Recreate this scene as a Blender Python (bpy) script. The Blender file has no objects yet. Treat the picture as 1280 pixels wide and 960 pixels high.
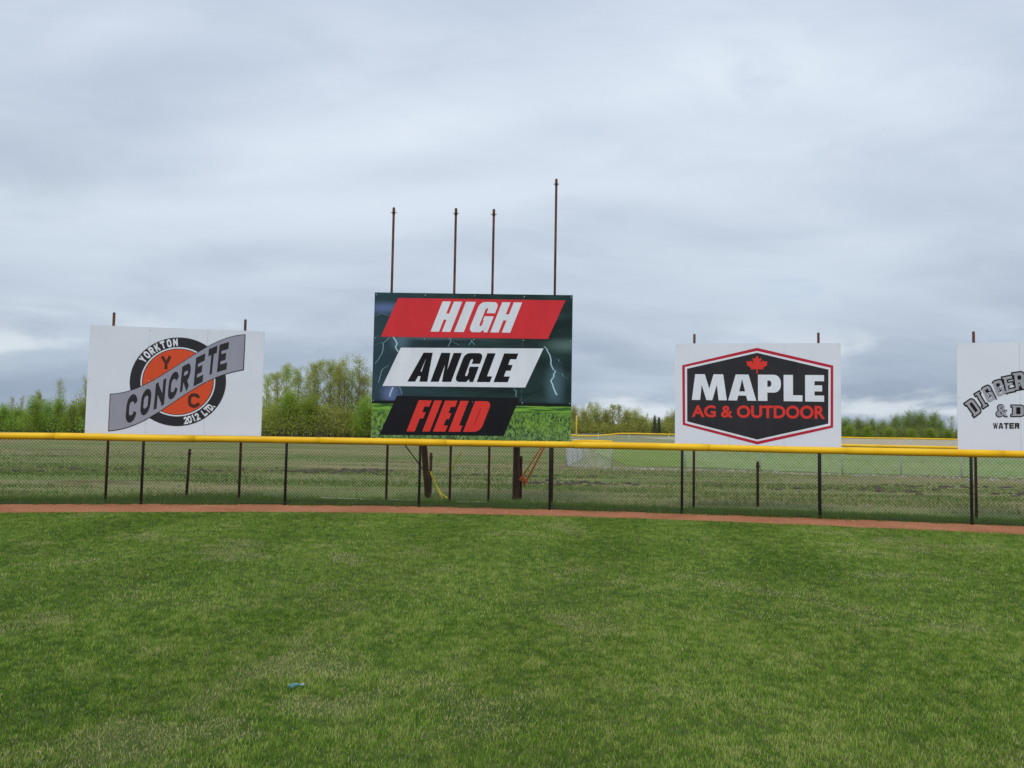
import bpy, bmesh, math, random
import numpy as np
from mathutils import Vector, Matrix
from mathutils.geometry import tessellate_polygon

R = math.radians
random.seed(7)
rng = np.random.default_rng(11)
scene = bpy.context.scene
COL = scene.collection

# ------------------------------------------------------------------ camera
cam_d = bpy.data.cameras.new('camera')
cam_d.sensor_width = 36.0
cam_d.lens = 27.03
cam_d.clip_start = 0.05
cam_d.clip_end = 6000.0
cam = bpy.data.objects.new('camera', cam_d)
COL.objects.link(cam)
PITCH, ROLL = R(3.216), R(1.0026)
cam.matrix_world = (Matrix.Translation((0, 0, 1.83)) @ Matrix.Rotation(R(90) + PITCH, 4, 'X')
                    @ Matrix.Rotation(ROLL, 4, 'Z'))
scene.camera = cam

# ------------------------------------------------------------------ sky, sun, exposure
SUN_EL, SUN_AZ = R(50), R(200)          # azimuth measured clockwise from +Y (behind the viewer)
world = bpy.data.worlds.new('World')
scene.world = world
world.use_nodes = True


CUM, SHEET = 3.9, 8.8


def build_sky():
    nt = world.node_tree
    nt.nodes.clear()
    N, L = nt.nodes.new, nt.links.new

    def math_(op, a, b=None, clamp=False):
        n = N('ShaderNodeMath'); n.operation = op; n.use_clamp = clamp
        for i, v in enumerate((a, b)):
            if v is None:
                continue
            if isinstance(v, (int, float)):
                n.inputs[i].default_value = v
            else:
                L(v, n.inputs[i])
        return n.outputs[0]

    def mixc(f, a, b):
        n = N('ShaderNodeMix'); n.data_type = 'RGBA'; n.clamp_factor = True
        if isinstance(f, float):
            n.inputs[0].default_value = f
        else:
            L(f, n.inputs[0])
        for s, v in ((6, a), (7, b)):
            if isinstance(v, tuple):
                n.inputs[s].default_value = (*v, 1)
            else:
                L(v, n.inputs[s])
        return n.outputs[2]

    def noise(vec, scale, detail, rough=.5, dist=0.):
        n = N('ShaderNodeTexNoise'); n.noise_dimensions = '3D'
        n.inputs['Scale'].default_value = scale
        n.inputs['Detail'].default_value = detail
        n.inputs['Roughness'].default_value = rough
        n.inputs['Distortion'].default_value = dist
        L(vec, n.inputs['Vector'])
        return n.outputs[0]

    def ramp(v, a, b):
        n = N('ShaderNodeMapRange'); n.interpolation_type = 'SMOOTHSTEP'
        n.inputs[1].default_value = a; n.inputs[2].default_value = b
        L(v, n.inputs[0])
        return n.outputs[0]

    tc = N('ShaderNodeTexCoord')
    sep = N('ShaderNodeSeparateXYZ'); L(tc.outputs['Generated'], sep.inputs[0])
    x, y, z = sep.outputs
    zc = math_('ADD', math_('MAXIMUM', z, 0.0), 0.20)
    u = math_('DIVIDE', x, zc); v = math_('DIVIDE', y, zc)
    cmb = N('ShaderNodeCombineXYZ'); L(u, cmb.inputs[0]); L(v, cmb.inputs[1]); cmb.inputs[2].default_value = SHEET
    plane = cmb.outputs[0]
    rot = N('ShaderNodeMapping'); rot.inputs['Rotation'].default_value = (0, 0, R(-28)); rot.inputs['Scale'].default_value = (.85, 1.25, 1)
    L(plane, rot.inputs[0])
    wrp = N('ShaderNodeTexNoise'); wrp.inputs['Scale'].default_value = 1.1; wrp.inputs['Detail'].default_value = 4
    L(rot.outputs[0], wrp.inputs['Vector'])
    wv = N('ShaderNodeVectorMath'); wv.operation = 'MULTIPLY_ADD'; wv.inputs[1].default_value = (.9, .9, .9)
    L(wrp.outputs['Color'], wv.inputs[0]); L(rot.outputs[0], wv.inputs[2])
    warped = wv.outputs[0]
    big = noise(rot.outputs[0], .48, 3, .5, .6)       # broad light and dark sheets
    mid = noise(warped, 1.2, 7, .56, .2)              # lumpy cloud bases
    fine = noise(warped, 3.2, 8, .62, .3)
    lum = math_('ADD', math_('ADD', math_('MULTIPLY', big, .62), math_('MULTIPLY', mid, .26)), math_('MULTIPLY', fine, .06))
    k = ramp(lum, .34, .61)
    elev = ramp(z, -.02, .50)
    low = mixc(k, (.275, .34, .435), (.455, .535, .63))
    high = mixc(k, (.42, .495, .61), (.70, .77, .855))
    cloud = mixc(elev, low, high)
    # darker ragged scud hanging below the sheet
    scud = math_('MULTIPLY', ramp(noise(warped, .95, 6, .6, .5), .56, .68), ramp(fine, .36, .60))
    cloud = mixc(math_('MULTIPLY', scud, .24), cloud, (.33, .405, .48))
    # broken brighter cumulus tops in the layer just over the horizon
    hv = N('ShaderNodeCombineXYZ')
    L(math_('DIVIDE', x, math_('ADD', math_('ABSOLUTE', y), .15)), hv.inputs[0]); L(math_('MULTIPLY', z, 3.4), hv.inputs[1]); hv.inputs[2].default_value = CUM
    streak = ramp(noise(hv.outputs[0], 2.6, 8, .55, .25), .52, .60)
    band = math_('MULTIPLY', ramp(z, .15, .07), streak)
    cloud = mixc(math_("MULTIPLY", band, .62), cloud, (.73, .775, .80))
    bg_c = N('ShaderNodeBackground'); L(cloud, bg_c.inputs[0]); bg_c.inputs[1].default_value = 1.0
    sky = N('ShaderNodeTexSky'); sky.sky_type = 'NISHITA'; sky.sun_disc = False
    sky.sun_elevation = SUN_EL; sky.sun_rotation = SUN_AZ
    bg_s = N('ShaderNodeBackground'); L(sky.outputs[0], bg_s.inputs[0]); bg_s.inputs[1].default_value = .10
    mix = N('ShaderNodeMixShader')
    cover = math_('SUBTRACT', 1.0, math_('MULTIPLY', ramp(mid, .60, .78), .35))
    L(cover, mix.inputs[0]); L(bg_s.outputs[0], mix.inputs[1]); L(bg_c.outputs[0], mix.inputs[2])
    out = N('ShaderNodeOutputWorld'); L(mix.outputs[0], out.inputs[0])


build_sky()
sun_d = bpy.data.lights.new('sun', 'SUN')
sun_d.energy = 1.5
sun_d.angle = R(22)
sun_d.color = (1.0, .96, .90)
sun = bpy.data.objects.new('sun', sun_d)
COL.objects.link(sun)
to_sun = Vector((math.sin(SUN_AZ) * math.cos(SUN_EL), math.cos(SUN_AZ) * math.cos(SUN_EL), math.sin(SUN_EL)))
sun.rotation_euler = to_sun.to_track_quat('Z', 'Y').to_euler()
vs = scene.view_settings
vs.view_transform = 'Standard'; vs.look = 'None'; vs.exposure = 0.22; vs.gamma = 1.0
vs.use_curve_mapping = False


# ------------------------------------------------------------------ helpers
def lin(r, g, b):
    f = lambda c: (c / 255 / 12.92) if c / 255 <= .04045 else ((c / 255 + .055) / 1.055) ** 2.4
    return (f(r), f(g), f(b))


class NT:
    """small wrapper for writing node trees"""
    def __init__(s, name):
        s.m = bpy.data.materials.new(name); s.m.use_nodes = True
        s.nt = s.m.node_tree
        s.b = s.nt.nodes['Principled BSDF']

    def n(s, t, **kw):
        o = s.nt.nodes.new(t)
        for k, v in kw.items():
            setattr(o, k, v)
        return o

    def l(s, a, b):
        s.nt.links.new(a, b)

    def coord(s, which='Object', scale=(1, 1, 1), obj=None):
        tc = s.n('ShaderNodeTexCoord')
        if obj is not None:
            tc.object = obj
        mp = s.n('ShaderNodeMapping'); mp.inputs['Scale'].default_value = scale
        s.l(tc.outputs[which], mp.inputs[0])
        return mp.outputs[0]

    def world(s, scale=(1, 1, 1)):
        g = s.n('ShaderNodeNewGeometry')
        mp = s.n('ShaderNodeMapping'); mp.inputs['Scale'].default_value = scale
        s.l(g.outputs['Position'], mp.inputs[0])
        return mp.outputs[0]

    def noise(s, vec, scale, detail=4, rough=.55, dist=0):
        o = s.n('ShaderNodeTexNoise')
        o.inputs['Scale'].default_value = scale; o.inputs['Detail'].default_value = detail
        o.inputs['Roughness'].default_value = rough; o.inputs['Distortion'].default_value = dist
        s.l(vec, o.inputs['Vector'])
        return o.outputs[0]

    def range(s, v, a, b, c=0., d=1.):
        o = s.n('ShaderNodeMapRange'); o.interpolation_type = 'SMOOTHSTEP'
        for i, q in enumerate((a, b, c, d)):
            o.inputs[i + 1].default_value = q
        s.l(v, o.inputs[0])
        return o.outputs[0]

    def mix(s, f, a, b, mode='MIX'):
        o = s.n('ShaderNodeMix', data_type='RGBA', blend_type=mode)
        if isinstance(f, (int, float)):
            o.inputs[0].default_value = f
        else:
            s.l(f, o.inputs[0])
        for i, v in ((6, a), (7, b)):
            if isinstance(v, tuple):
                o.inputs[i].default_value = (*v[:3], 1)
            else:
                s.l(v, o.inputs[i])
        return o.outputs[2]

    def math(s, op, a, b=0.):
        o = s.n('ShaderNodeMath', operation=op)
        for i, v in enumerate((a, b)):
            if isinstance(v, (int, float)):
                o.inputs[i].default_value = v
            else:
                s.l(v, o.inputs[i])
        return o.outputs[0]

    def set(s, col=None, rough=.6, metal=0., spec=.5, bump=None, bstr=.3, bdist=.01):
        if col is not None:
            if isinstance(col, tuple):
                s.b.inputs['Base Color'].default_value = (*col, 1)
            else:
                s.l(col, s.b.inputs['Base Color'])
        if isinstance(rough, (int, float)):
            s.b.inputs['Roughness'].default_value = rough
        else:
            s.l(rough, s.b.inputs['Roughness'])
        s.b.inputs['Metallic'].default_value = metal
        s.b.inputs['Specular IOR Level'].default_value = spec
        if bump is not None:
            bp = s.n('ShaderNodeBump'); bp.inputs['Strength'].default_value = bstr
            bp.inputs['Distance'].default_value = bdist
            s.l(bump, bp.inputs['Height']); s.l(bp.outputs[0], s.b.inputs['Normal'])
        return s.m


def mesh(name, verts, faces, mat, parent=None, smooth=False):
    me = bpy.data.meshes.new(name)
    me.from_pydata([tuple(v) for v in verts], [], faces)
    if smooth:
        me.polygons.foreach_set('use_smooth', [True] * len(me.polygons))
    me.update()
    o = bpy.data.objects.new(name, me)
    if mat:
        me.materials.append(mat)
    COL.objects.link(o)
    if parent is not None:
        o.parent = parent
    return o


def empty(name, loc=(0, 0, 0), rz=0.):
    o = bpy.data.objects.new(name, None)
    o.empty_display_size = .2
    o.location = loc; o.rotation_euler = (0, 0, rz)
    COL.objects.link(o)
    return o


def tag(o, label=None, cat=None, group=None, kind=None):
    if label: o['label'] = label
    if cat: o['category'] = cat
    if group: o['group'] = group
    if kind: o['kind'] = kind
    return o


class MB:
    """vertex and face collector"""
    def __init__(s):
        s.v, s.f = [], []

    def box(s, x0, x1, y0, y1, z0, z1):
        b = len(s.v)
        s.v += [(x0, y0, z0), (x1, y0, z0), (x1, y1, z0), (x0, y1, z0), (x0, y0, z1), (x1, y0, z1), (x1, y1, z1), (x0, y1, z1)]
        s.f += [tuple(b + i for i in q) for q in ((0, 3, 2, 1), (4, 5, 6, 7), (0, 1, 5, 4), (1, 2, 6, 5), (2, 3, 7, 6), (3, 0, 4, 7))]
        return s

    def tube(s, pts, rad, n=8, cap=True):
        pts = [Vector(p) for p in pts]
        rads = rad if isinstance(rad, (list, tuple)) else [rad] * len(pts)
        b = len(s.v)
        up = None
        for i, p in enumerate(pts):
            d = (pts[min(i + 1, len(pts) - 1)] - pts[max(i - 1, 0)]).normalized()
            if up is None:
                up = d.orthogonal().normalized()
            up = (up - d * up.dot(d)).normalized()
            w = d.cross(up)
            for k in range(n):
                a = 2 * math.pi * k / n
                s.v.append(tuple(p + (up * math.cos(a) + w * math.sin(a)) * rads[i]))
        for i in range(len(pts) - 1):
            for k in range(n):
                a, c = b + i * n + k, b + i * n + (k + 1) % n
                s.f.append((a, c, c + n, a + n))
        if cap:
            s.f.append(tuple(b + k for k in range(n))[::-1])
            s.f.append(tuple(b + (len(pts) - 1) * n + k for k in range(n)))
        return s

    def build(s, name, mat, parent=None, smooth=False):
        return mesh(name, s.v, s.f, mat, parent, smooth)


def vnoise(x, y, scale, seed=0):
    """smooth 2-D value noise, 0..1"""
    r = np.random.default_rng(1000 + seed).random((64, 64))
    X, Y = np.asarray(x) * scale + 1000.3, np.asarray(y) * scale + 1000.7
    xi, yi = np.floor(X).astype(int), np.floor(Y).astype(int)
    fx, fy = X - xi, Y - yi
    fx = fx * fx * (3 - 2 * fx); fy = fy * fy * (3 - 2 * fy)
    a, b = r[xi % 64, yi % 64], r[(xi + 1) % 64, yi % 64]
    c, d = r[xi % 64, (yi + 1) % 64], r[(xi + 1) % 64, (yi + 1) % 64]
    return (a * (1 - fx) + b * fx) * (1 - fy) + (c * (1 - fx) + d * fx) * fy


def fbm(x, y, scale, seed=0, octv=3):
    t, a, s = 0, 1., 0.
    for i in range(octv):
        t = t + a * vnoise(x, y, scale * 2 ** i, seed + i); s += a; a *= .5
    return t / s


# ------------------------------------------------------------------ materials
def mat_plain(name, col, rough=.6, metal=0., spec=.5, var=.12, scale=3.):
    m = NT(name)
    n = m.noise(m.coord(), scale, 5)
    lo = tuple(c * (1 - var) for c in col); hi = tuple(min(1, c * (1 + var)) for c in col)
    return m.set(m.mix(m.range(n, .3, .7), lo, hi), rough, metal, spec)


def mat_rust(name, a, b):
    m = NT(name)
    v = m.coord(scale=(1, 1, .35))
    n = m.range(m.noise(v, 9, 6, .65), .35, .65)
    g = m.noise(m.coord(), 70, 3)
    return m.set(m.mix(n, a, b), .8, 0, .3, g, .25, .003)


M = {}
M['black_vinyl'] = mat_plain('black_vinyl', (.012, .012, .013), .45)
M['galvanised'] = mat_plain('galvanised', (.62, .64, .68), .45, .3)
M['rust_pipe'] = mat_rust('rust_pipe', (.055, .026, .018), (.15, .055, .03))
M['timber'] = mat_rust('timber', (.06, .03, .018), (.15, .065, .035))
m = NT('cap_yellow')
fade = m.noise(m.coord(), .8, 5, .6); grime = m.noise(m.coord(scale=(1, 1, 3)), 6, 6, .7)
col = m.mix(m.range(fade, .3, .7), (.80, .44, .004), (.90, .55, .016))
M['cap_yellow'] = m.set(m.mix(m.range(grime, .56, .80, 0, .5), col, (.50, .31, .06)), .48, 0, .22)
M['foul_yellow'] = mat_plain('foul_yellow', (.75, .50, .05), .5)
M['rope_yellow'] = mat_plain('rope_yellow', (.85, .66, .04), .7)
M['strap_orange'] = mat_plain('strap_orange', (.85, .17, .03), .6)
M['pale_lath'] = mat_plain('pale_lath', (.55, .50, .40), .75)
M['teal_plastic'] = mat_plain('teal_plastic', (.08, .22, .23), .55, var=.4, scale=40)
M['back_rail'] = mat_plain('back_rail', (.30, .22, .14), .8)
m = NT('sheet_white')
n1 = m.noise(m.coord('Object', (1, 1, .25)), 1.3, 5)
n2 = m.noise(m.coord('Object', (8, 1, .5)), 3.0, 5, .7)
wave = m.noise(m.coord('Object'), .9, 2, .4)
M['sheet_white'] = m.set(m.mix(m.range(n2, .52, .85, 0, .42), m.mix(n1, (.69, .73, .82), (.78, .81, .89)), (.56, .58, .63)), .34, 0, .35, wave, .5, .05)


def mat_print(name, col, var=.06):
    m = NT(name)
    n = m.noise(m.coord('Object', (1, 1, .4)), 2.2, 6, .65)
    lo = tuple(c * (1 - var) for c in col); hi = tuple(min(1, c * (1 + var)) for c in col)
    return m.set(m.mix(m.range(n, .3, .7), lo, hi), .6, 0, .16)


M['p_white'] = mat_print('print_white', (.74, .77, .84))
M['p_charcoal'] = mat_print('print_charcoal', (.030, .029, .035), .15)
M['p_black'] = mat_print('print_black', (.010, .010, .014), .2)
M['p_red'] = mat_print('print_red', (.66, .035, .045))
M['p_redorange'] = mat_print('print_red_orange', (.72, .045, .035))
M['p_crimson'] = mat_print('print_crimson', (.48, .022, .05))
M['p_orange'] = mat_print('print_orange', (.70, .085, .03))
M['p_brown'] = mat_print('print_brown', (.085, .028, .02))
M['p_grey'] = mat_print('print_grey', (.32, .32, .39))
M['p_silver'] = mat_print('print_silver', (.36, .36, .41))
M['p_bolt'] = mat_print('print_bolt', (.42, .62, .70))
M['p_bolt_dim'] = mat_print('print_bolt_dim', (.20, .34, .38))

# ------------------------------------------------------------------ setting: ground
FENCE = [(-23.0, 11.4), (-20.0, 13.2), (-17.0, 14.6), (-14.05, 15.65), (-11.1, 16.42), (-8.11, 17.03), (-5.06, 17.41), (-2.06, 17.53),
         (.89, 17.37), (3.78, 17.02), (6.63, 16.55), (9.51, 15.94), (12.38, 15.15), (15.2, 14.2), (18.0, 13.0), (20.7, 11.5)]
EDGE = [(-23.5, 9.7), (-20.0, 11.7), (-13.0, 14.15), (-9.92, 15.09), (-7.35, 15.57), (-3.95, 16.11), (.05, 16.22), (3.64, 15.84),
        (6.65, 15.23), (9.6, 14.47), (14.0, 12.9), (20.0, 10.0)]


def smooth_line(pts, step=.15):
    """Catmull-Rom resample"""
    P = [np.array(p, float) for p in pts]
    out = []
    for i in range(len(P) - 1):
        p0, p1, p2, p3 = P[max(i - 1, 0)], P[i], P[i + 1], P[min(i + 2, len(P) - 1)]
        n = max(2, int(np.linalg.norm(p2 - p1) / step))
        for k in range(n):
            t = k / n
            out.append(.5 * ((2 * p1) + (-p0 + p2) * t + (2 * p0 - 5 * p1 + 4 * p2 - p3) * t * t + (-p0 + 3 * p1 - 3 * p2 + p3) * t ** 3))
    out.append(P[-1])
    return np.array(out)


def field_material():
    m = NT('rough_field')
    w = m.world((.30, 1, 1)); w1 = m.world()
    big = m.noise(w, .16, 4, .6, .5); med = m.noise(w, .55, 5, .65); fine = m.noise(w1, 9, 6, .7)
    col = m.mix(m.range(big, .40, .62), lin(140, 136, 96), lin(112, 130, 70))
    col = m.mix(m.range(med, .50, .68, 0, .75), col, lin(162, 148, 110))
    col = m.mix(m.range(m.noise(w, .42, 6, .7, .4), .53, .66, 0, .85), col, lin(108, 92, 70))
    col = m.mix(m.range(fine, .3, .75, 0, .5), col, lin(82, 86, 52), 'MIX')
    return m.set(col, .95, 0, .1, fine, .6, .04)


M['field'] = field_material()
g = mesh('ground', [(-2500, -60, -.03), (2500, -60, -.03), (2500, 5000, -.03), (-2500, 5000, -.03)], [(0, 1, 2, 3)], M['field'])
tag(g, kind='structure')

m = NT('lawn_soil')
w = m.world()
a = m.noise(w, 1.1, 5, .6); b = m.noise(w, 14, 6, .7)
col = m.mix(m.range(a, .35, .65), (.060, .090, .022), (.10, .12, .036))
col = m.mix(m.range(b, .55, .8, 0, .8), col, (.24, .20, .11))
M['lawn'] = m.set(col, .95, 0, .1, b, .6, .02)
edge = smooth_line(EDGE); fence_c = smooth_line(FENCE)
wob = .03 * (fbm(edge[:, 0], edge[:, 1], 6, 13) - .5) * 2 + .05 * (fbm(edge[:, 0], edge[:, 1], 1.6, 3) - .5) * 2
edge[:, 1] += wob
lv = [(float(x), -8., -.012) for x, y in edge] + [(float(x), float(y), -.012) for x, y in edge]
ne = len(edge)
tag(mesh('outfield_lawn', lv, [(i, i + 1, ne + i + 1, ne + i) for i in range(ne - 1)], M['lawn']), kind='structure')

m = NT('red_shale')
w = m.world()
a = m.noise(w, .8, 5, .6); b = m.noise(w, 30, 6, .75); c = m.noise(m.world((1, 2, 1)), 5, 5, .7)
col = m.mix(m.range(a, .3, .7), lin(153, 97, 67), lin(171, 114, 82))
col = m.mix(m.range(c, .50, .75, 0, .6), col, lin(122, 80, 60))
col = m.mix(m.range(b, .6, .85, 0, .7), col, lin(204, 160, 126))
M['shale'] = m.set(col, .95, 0, .1, b, .7, .015)
fi = np.searchsorted(np.cumsum(np.r_[0, np.hypot(*np.diff(fence_c, axis=0).T)]), np.linspace(0, np.hypot(*np.diff(fence_c, axis=0).T).sum(), ne) - 1e-6)
fc = fence_c[np.clip(fi, 0, len(fence_c) - 1)]
bw = .06 * (fbm(fc[:, 0], fc[:, 1], 2.2, 9) - .5)
lv = [(float(x), float(y) - .02, -.004) for x, y in edge] + [(float(x), float(y) + .10 + float(q), -.004) for (x, y), q in zip(fc, bw)]
tag(mesh('warning_track', lv, [(i, i + 1, ne + i + 1, ne + i) for i in range(ne - 1)], M['shale']), kind='structure')

# second ball field beyond: bright turf, then a gravel road
m = NT('far_turf')
w = m.world((.35, 1, 1))
a = m.noise(w, .12, 4); b = m.noise(w, 1.4, 5, .7)
col = m.mix(m.range(a, .35, .65), lin(110, 138, 60), lin(126, 148, 74))
c = m.noise(m.world((.25, 1, 1)), .45, 6, .7, .4)
col = m.mix(m.range(c, .42, .66, 0, .7), col, lin(140, 136, 88))
M['far_turf'] = m.set(m.mix(m.range(b, .42, .72, 0, .55), col, lin(84, 104, 52)), .95, 0, .1, b, .5, .05)
ft = [(6, 39.5), (9, 39.0), (12.3, 37.2), (15.2, 35.6), (19.8, 34.6), (27, 32.6), (60, 24), (95, 40), (95, 76), (60, 78.5), (9, 78.5), (6.5, 60)]
tag(mesh('far_ball_field', [(x, y, -.018) for x, y in ft], [tuple(range(len(ft)))], M['far_turf']), kind='structure')
m = NT('gravel')
w = m.world((.5, 1, 1))
M['gravel'] = m.set(m.mix(m.range(m.noise(w, .25, 6, .7), .3, .7), lin(146, 136, 112), lin(184, 170, 142)), .95, 0, .1)
gp = [(30, 150), (60, 128), (150, 112), (260, 112), (260, 284), (120, 284), (60, 225), (30, 180)]
tag(mesh('gravel_road', [(x, y, -.02) for x, y in gp], [tuple(range(len(gp)))], M['gravel']), kind='structure')


# ------------------------------------------------------------------ grass
MOW = [None]


def blade_mesh(name, x, y, h, wd, tint, lean, mat, segs=1, z0=-.012):
    """numpy grass: one object, every blade a bent strip of real faces"""
    n = len(x)
    az = rng.uniform(0, 2 * np.pi, n)
    dx, dy = np.cos(az), np.sin(az)
    la = rng.uniform(0, 2 * np.pi, n)
    lx, ly = np.cos(la) * lean * h, np.sin(la) * lean * h
    if MOW[0] is not None:
        ly = ly + .12 * MOW[0] * h; MOW[0] = None
    hw = wd / 2
    if segs == 1:
        V = np.empty((n, 3, 3), np.float32)
        V[:, 0] = np.stack([x - dx * hw, y - dy * hw, np.full(n, z0)], 1)
        V[:, 1] = np.stack([x + dx * hw, y + dy * hw, np.full(n, z0)], 1)
        V[:, 2] = np.stack([x + lx, y + ly, z0 + h * np.sqrt(np.maximum(.1, 1 - lean ** 2 * .6))], 1)
        k = 3
        loops = np.arange(n * 3, dtype=np.int32)
        starts = np.arange(0, n * 3, 3, dtype=np.int32)
    else:
        V = np.empty((n, 5, 3), np.float32)
        mx, my, mz = x + lx * .32, y + ly * .32, z0 + h * .58
        V[:, 0] = np.stack([x - dx * hw, y - dy * hw, np.full(n, z0)], 1)
        V[:, 1] = np.stack([x + dx * hw, y + dy * hw, np.full(n, z0)], 1)
        V[:, 2] = np.stack([mx + dx * hw * .8, my + dy * hw * .8, mz], 1)
        V[:, 3] = np.stack([mx - dx * hw * .8, my - dy * hw * .8, mz], 1)
        V[:, 4] = np.stack([x + lx, y + ly, z0 + h * np.sqrt(np.maximum(.1, 1 - lean ** 2 * .6))], 1)
        k = 5
        base = np.arange(n, dtype=np.int32)[:, None] * 5
        loops = (base + np.array([0, 1, 2, 3, 3, 2, 4], np.int32)).ravel()
        starts = (np.arange(n, dtype=np.int32)[:, None] * 7 + np.array([0, 4], np.int32)).ravel()
    me = bpy.data.meshes.new(name)
    me.vertices.add(n * k); me.vertices.foreach_set('co', V.ravel())
    me.loops.add(len(loops)); me.loops.foreach_set('vertex_index', loops.astype(np.int32))
    me.polygons.add(len(starts)); me.polygons.foreach_set('loop_start', starts)
    me.update(calc_edges=True)
    at = me.attributes.new('tint', 'FLOAT', 'POINT')
    at.data.foreach_set('value', np.repeat(tint.astype(np.float32), k))
    me.materials.append(mat)
    o = bpy.data.objects.new(name, me); COL.objects.link(o)
    return o


def grass_material(name, deep, mid, light, straw):
    m = NT(name)
    at = m.n('ShaderNodeAttribute', attribute_name='tint')
    cr = m.n('ShaderNodeValToRGB')
    e = cr.color_ramp.elements
    e[0].position = 0.; e[0].color = (*deep, 1)
    e[1].position = 1.; e[1].color = (*straw, 1)
    q = e.new(.38); q.color = (*mid, 1)
    q = e.new(.70); q.color = (*light, 1)
    m.l(at.outputs['Fac'], cr.inputs[0])
    m.set(cr.outputs[0], .55, 0, .25)
    tr = m.n('ShaderNodeBsdfTranslucent'); m.l(cr.outputs[0], tr.inputs[0])
    mx = m.n('ShaderNodeMixShader'); mx.inputs[0].default_value = .28
    m.l(m.b.outputs[0], mx.inputs[1]); m.l(tr.outputs[0], mx.inputs[2])
    m.l(mx.outputs[0], m.nt.nodes['Material Output'].inputs[0])
    return m.m


M['grass'] = grass_material('grass_blades', (.060, .142, .011), (.172, .312, .024), (.300, .418, .058), (.64, .56, .30))
M['rough_grass'] = grass_material('rough_grass', (.075, .14, .026), (.13, .225, .036), (.25, .275, .080), (.46, .39, .22))
ex, ey = edge[:, 0], edge[:, 1]


def edge_y(x):
    return np.interp(x, ex, ey)


def lawn_blades(n, y0, y1, spread, h, wd, segs, name):
    # even cover in area: sample y weighted by strip width
    ys = rng.uniform(y0, y1, n * 2)
    hw = spread(ys)
    keep = rng.random(len(ys)) < hw / hw.max()
    ys = ys[keep]; hw = hw[keep]
    xs = rng.uniform(-1, 1, len(ys)) * hw
    patch = fbm(xs, ys, .75, 21, 4)               # dry, thin patches
    spots = fbm(xs, ys, 2.6, 35, 3)
    clump = fbm(xs, ys, 6.5, 48, 2)
    dry = np.clip((patch - .50) * 5, 0, 1) * np.clip((spots - .50) * 6, 0, 1)
    ok = (ys < edge_y(xs) + (.04 + .14 * clump ** 2) * rng.standard_normal(len(xs))) & (rng.random(len(xs)) > dry * .30)
    xs, ys, patch, spots, clump, dry = (q[ok] for q in (xs, ys, patch, spots, clump, dry))
    k = len(xs)
    lush = fbm(xs, ys, .22, 70, 3)
    mow = np.tanh(2.5 * np.sin((xs - .16 * ys + .5 * (vnoise(xs, ys, .3, 7) - .5)) * 2 * np.pi / 2.7))   # mower passes lay the blades two ways
    thatch = np.clip((fbm(xs, ys, 3.6, 59, 3) - .52) * 4, 0, 1)
    tint = .35 + .30 * (patch - .5) + .42 * (clump - .5) + .70 * (vnoise(xs, ys, 17., 77) - .5) + .38 * (lush - .5) + .02 * mow + .12 * thatch + rng.normal(0, .23, k)
    straw = rng.random(k) < (.028 + .46 * dry + .06 * thatch)
    tint = np.where(straw, rng.uniform(.8, 1., k), np.clip(tint, 0, .78))
    hh = h * (.55 + .75 * clump) * rng.uniform(.6, 1.25, k) * (1 - .30 * dry)
    MOW[0] = mow
    o = blade_mesh(name, xs, ys, hh, wd * rng.uniform(.7, 1.3, k), tint, rng.uniform(.15, .95, k), M['grass'], segs)
    return o


tag(lawn_blades(430000, 2.6, 7.6, lambda y: 2.2 + y * .78, .031, .0032, 2, 'mown_grass'),
    'mown green grass of the outfield close to the viewer', 'grass', kind='stuff')
tag(lawn_blades(640000, 7.6, 17.0, lambda y: 2.5 + y * .80, .034, .0064, 1, 'mown_grass'),
    'mown green grass of the outfield up to the red track', 'grass', kind='stuff')

# rough grass growing behind the wire and thinner across the field beyond
fx, fy = fence_c[:, 0], fence_c[:, 1]
n = 90000
xs = rng.uniform(-16, 15, n)
dep = .08 + rng.gamma(1.6, .38, n) * np.where(xs < -6.5, 1.9, 1.) * (.6 + .8 * vnoise(xs, xs * 0, .5, 5))
ys = np.interp(xs, fx, fy) + dep
cl = fbm(xs, ys, 3, 88, 2)
tag(blade_mesh('rough_grass', xs, ys, .17 * (.4 + cl) * rng.uniform(.5, 1.2, n) * np.exp(-dep * .22), .011 * rng.uniform(.7, 1.3, n),
               np.clip(.05 + .38 * cl + rng.normal(0, .10, n) + .16 * (dep > 1.5), 0, 1), rng.uniform(.1, .7, n), M['rough_grass'], 1, -.03),
    'dark green uncut grass growing along the foot of the wire fence', 'grass', kind='stuff')
n = 150000
ys = 18.2 + rng.gamma(1.5, 7.5, n); xs = rng.uniform(-1, 1, n) * (4 + ys * .74)
patch = fbm(xs * .4, ys, .28, 51, 4)
bare = np.clip((fbm(xs * .16, ys, .55, 53, 4) - .465) * 7, 0, 1)      # worn earth in bands along the field
ok = (rng.random(n) < np.clip(1.35 - .7 * patch - .95 * bare, .04, 1)) & (ys < 48) & ((xs < 4) | (ys < 36))
xs, ys, patch = xs[ok], ys[ok], patch[ok]
tag(blade_mesh('field_grass', xs, ys, .10 * rng.uniform(.4, 1.4, len(xs)), .018 * rng.uniform(.7, 1.4, len(xs)),
               np.clip(.06 + .95 * (patch - .15) + rng.normal(0, .16, len(xs)), 0, 1), rng.uniform(.2, 1., len(xs)), M['rough_grass'], 1, -.03),
    'patchy half dry grass of the rough field behind the fence', 'grass', kind='stuff')


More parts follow.
